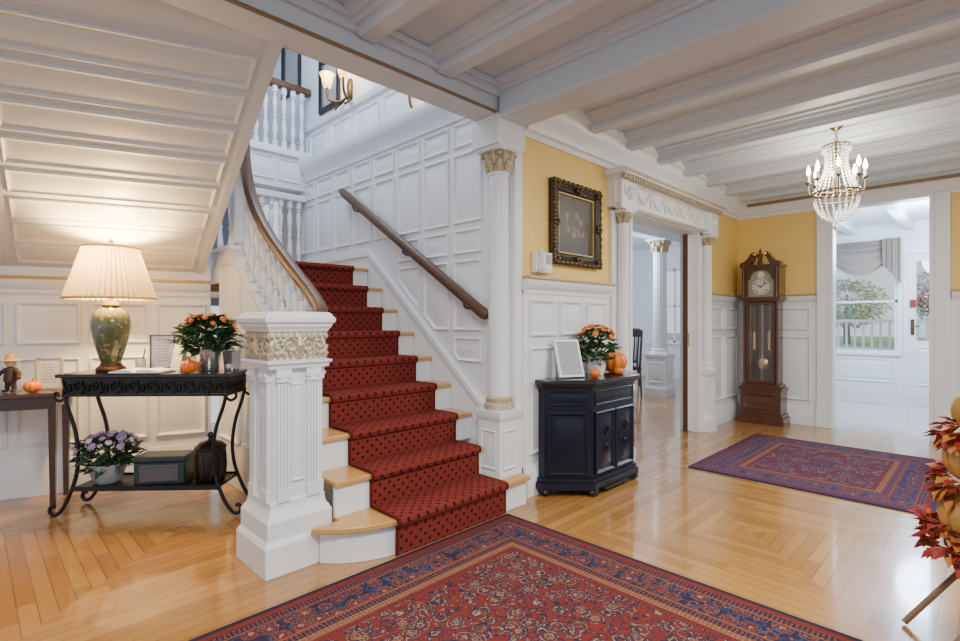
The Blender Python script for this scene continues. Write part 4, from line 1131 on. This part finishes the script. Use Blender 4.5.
t = thing('iron_lantern', 'black lidded iron canister at the right end of the lower shelf', 'canister', on(.35, 0, ZS))
build('body', MB().lathe([(.085, 0), (.095, .015), (.095, .20), (.085, .215)], n=24), IRON, t); build('lid', MB().lathe([(.10, .215), (.10, .23), (.07, .26), (.02, .275), (.012, .29), (.022, .305), (.015, .325), (.003, .33)], n=24), IRON, t)
for i in range(10):
    a_ = i*PI/5; build('bar', MB().tube([(.097*cos(a_), .097*sin(a_), .02), (.100*cos(a_+.15), .100*sin(a_+.15), .11), (.097*cos(a_), .097*sin(a_), .20)], .005, 5), BRONZE, t)

# ------------------------------------------------------------------ dark side table at the left edge
rw = math.atan2(dv.y, dv.x)
sc_ = Vector((.417, 4.61))-dv*.42-nv*.15
ST = .80
t = thing('side_table', 'dark wooden side table with straight legs at the left edge', 'table', (sc_.x, sc_.y, 0), rw)
build('top', MB().box(-.47, -.19, ST-.03, .47, .19, ST), DKW, t, sm=0, bevel=.006)
build('apron', MB().box(-.43, -.16, ST-.11, .43, .16, ST-.03), DKW, t, sm=0)
for sx in (-1, 1):
    for sy in (-1, 1): build('leg', MB().sq([(.014, 0), (.022, ST-.15), (.022, ST-.03)], (sx*.42, sy*.15, 0)), DKW, t, sm=25)
def onS(u, v): q = sc_+dv*u-nv*v; return (q.x, q.y, ST+.001)
pumpkin('small orange pumpkin on the dark side table at the left', onS(.29, -.08), .052)
t = thing('card_frame', 'pale gilt framed card standing at the back of the dark side table', 'picture frame', onS(.34, .08), rw-.2)
build('frame', MB().rings(rect(-.085, .085, 0, .23), [(0, -.01), (0, .012), (.012, .012), (.016, .004)], lambda u, v, h: (u, -h, v), False), BEIGE, t, sm=20)
cd_ = build('card', MB().rings(rect(-.075, .075, .01, .22), [(0, .004), (.02, .005)], lambda u, v, h: (u, -h, v)), PAPER2, t, sm=0)
lines(cd_, -.05, .05, .05, .18, 7, -.0055)
build('back_board', MB().box(-.08, .003, .004, .08, .01, .225).box(-.02, .01, 0, .02, .06, .008), DKP, t, sm=0)
t = thing('scarecrow_doll', 'little scarecrow doll in dark clothes and straw hat on the side table', 'doll', onS(.155, -.03), rw-.5)
t.scale = (1.15, 1.15, 1.15)
build('body', MB().lathe([(.028, .06), (.034, .075), (.030, .12), (.034, .145), (.012, .155)], n=16), DCLOTH, t)
build('head', MB().ball((0, 0, .18), .028, 14, 8), SKIN, t)
build('hat', MB().lathe([(.055, .190), (.056, .194), (.030, .200), (.022, .232), (.004, .242)], n=18), STRAW, t)
for sx in (-1, 1):
    build('eye', MB().ball((sx*.010, -.026, .185), .004, 8, 5), BLK, t)
    build('arm', MB().tube([(sx*.028, 0, .14), (sx*.062, -.006, .115), (sx*.075, -.02, .085)], [.012, .012, .010]), DCLOTH, t)
    build('leg', MB().tube([(sx*.015, 0, .07), (sx*.022, 0, .03), (sx*.024, 0, .012), (sx*.026, -.02, .010)], [.015, .013, .011, .010]), DCLOTH, t)

# ------------------------------------------------------------------ autumn stand at the right edge
hx, hy = P(986, 2.95)
rzh = R(-45)
t = thing('plant_stand', 'crossed leg wooden stand at the right edge holding autumn decorations', 'stand', (hx, hy, 0), rzh)
for sy in (-1, 1):
    build('leg', MB().tube([(-.25, sy*.10, .012), (.13, sy*.10, .36)], .012, 8), EASEL, t); build('leg', MB().tube([(.25, sy*.127, .012), (-.13, sy*.127, .36)], .012, 8), EASEL, t)
for x in (-.12, .12): build('crossbar', MB().tube([(x, -.14, .342), (x, .14, .342)], .009, 8), EASEL, t)
build('shelf', MB().lathe([(.12, .352), (.13, .36), (.13, .375), (.12, .38)], n=28), DKW, t)
Z1_ = .381
pumpkin('large golden pumpkin resting on the wooden stand', (hx, hy, Z1_), .155, GPUMP, False, 12)
pumpkin('middle golden pumpkin stacked on the large one at the right edge', (hx, hy, Z1_+.242), .135, GPUMP, False, 12)
pumpkin('top pumpkin of the golden stack at the right edge', (hx, hy, Z1_+.455), .110, GPUMP, True, 10)
t = thing('leaf_garland', 'red and orange autumn leaf garland wound around the stacked pumpkins', 'garland', (hx, hy, Z1_))
for nm, m_, nn in (('red_leaves', REDL, 380), ('orange_leaves', ORL, 220)):
    mb = MB()
    for i in range(nn):
        a_ = random.uniform(0, 2*PI); k_ = random.random()
        if k_ < .55: r_, z_ = random.uniform(.13, .18), random.uniform(-.04, .09)
        elif k_ < .80: r_, z_ = random.uniform(.11, .15), random.uniform(.19, .29)
        else: r_, z_ = random.uniform(.08, .13), random.uniform(.40, .50)
        mb.leaf((r_*cos(a_), r_*sin(a_), z_), (cos(a_), sin(a_), random.uniform(-1.2, .7)), random.uniform(.04, .08), .05)
    build(nm, mb, m_, t, sm=0)
br = None
for i in range(30):
    a_ = random.uniform(0, 2*PI); l_ = (.175*cos(a_), .175*sin(a_), random.uniform(-.01, .10))
    if br is None: br = build('berry', MB().ball((0, 0, 0), .012, 8, 5), ORF, t, loc=l_)
    else: repeat(br, l_)

# ------------------------------------------------------------------ added fill lights
area_fill('hall_fill', (.7, .6, 2.70), 108, (1, .97, .91), .7)  # added fill over the near hall, no ceiling fixture here
area_fill('hall_fill', (3.9, -.4, 2.82), 108, (1, .97, .91), .7)  # second added hall fill, also without a fixture
lamp('upstairs_fill', (1.8, 4.3, 4.5), 100, (.74, .85, 1.0), .4)  # added cool fill that brightens the upper stairwell besides the sconces
lamp('sunroom_fill', (9.6, .6, 2.5), 300, (.66, .82, 1.0), .4)  # added bluish fill to brighten the sunroom, not a lamp in it
lamp('dining_fill', (8.0, 4.8, 2.4), 150, (.74, .86, 1.0), .4)  # added cool fill for the dining room, hangs from no fixture
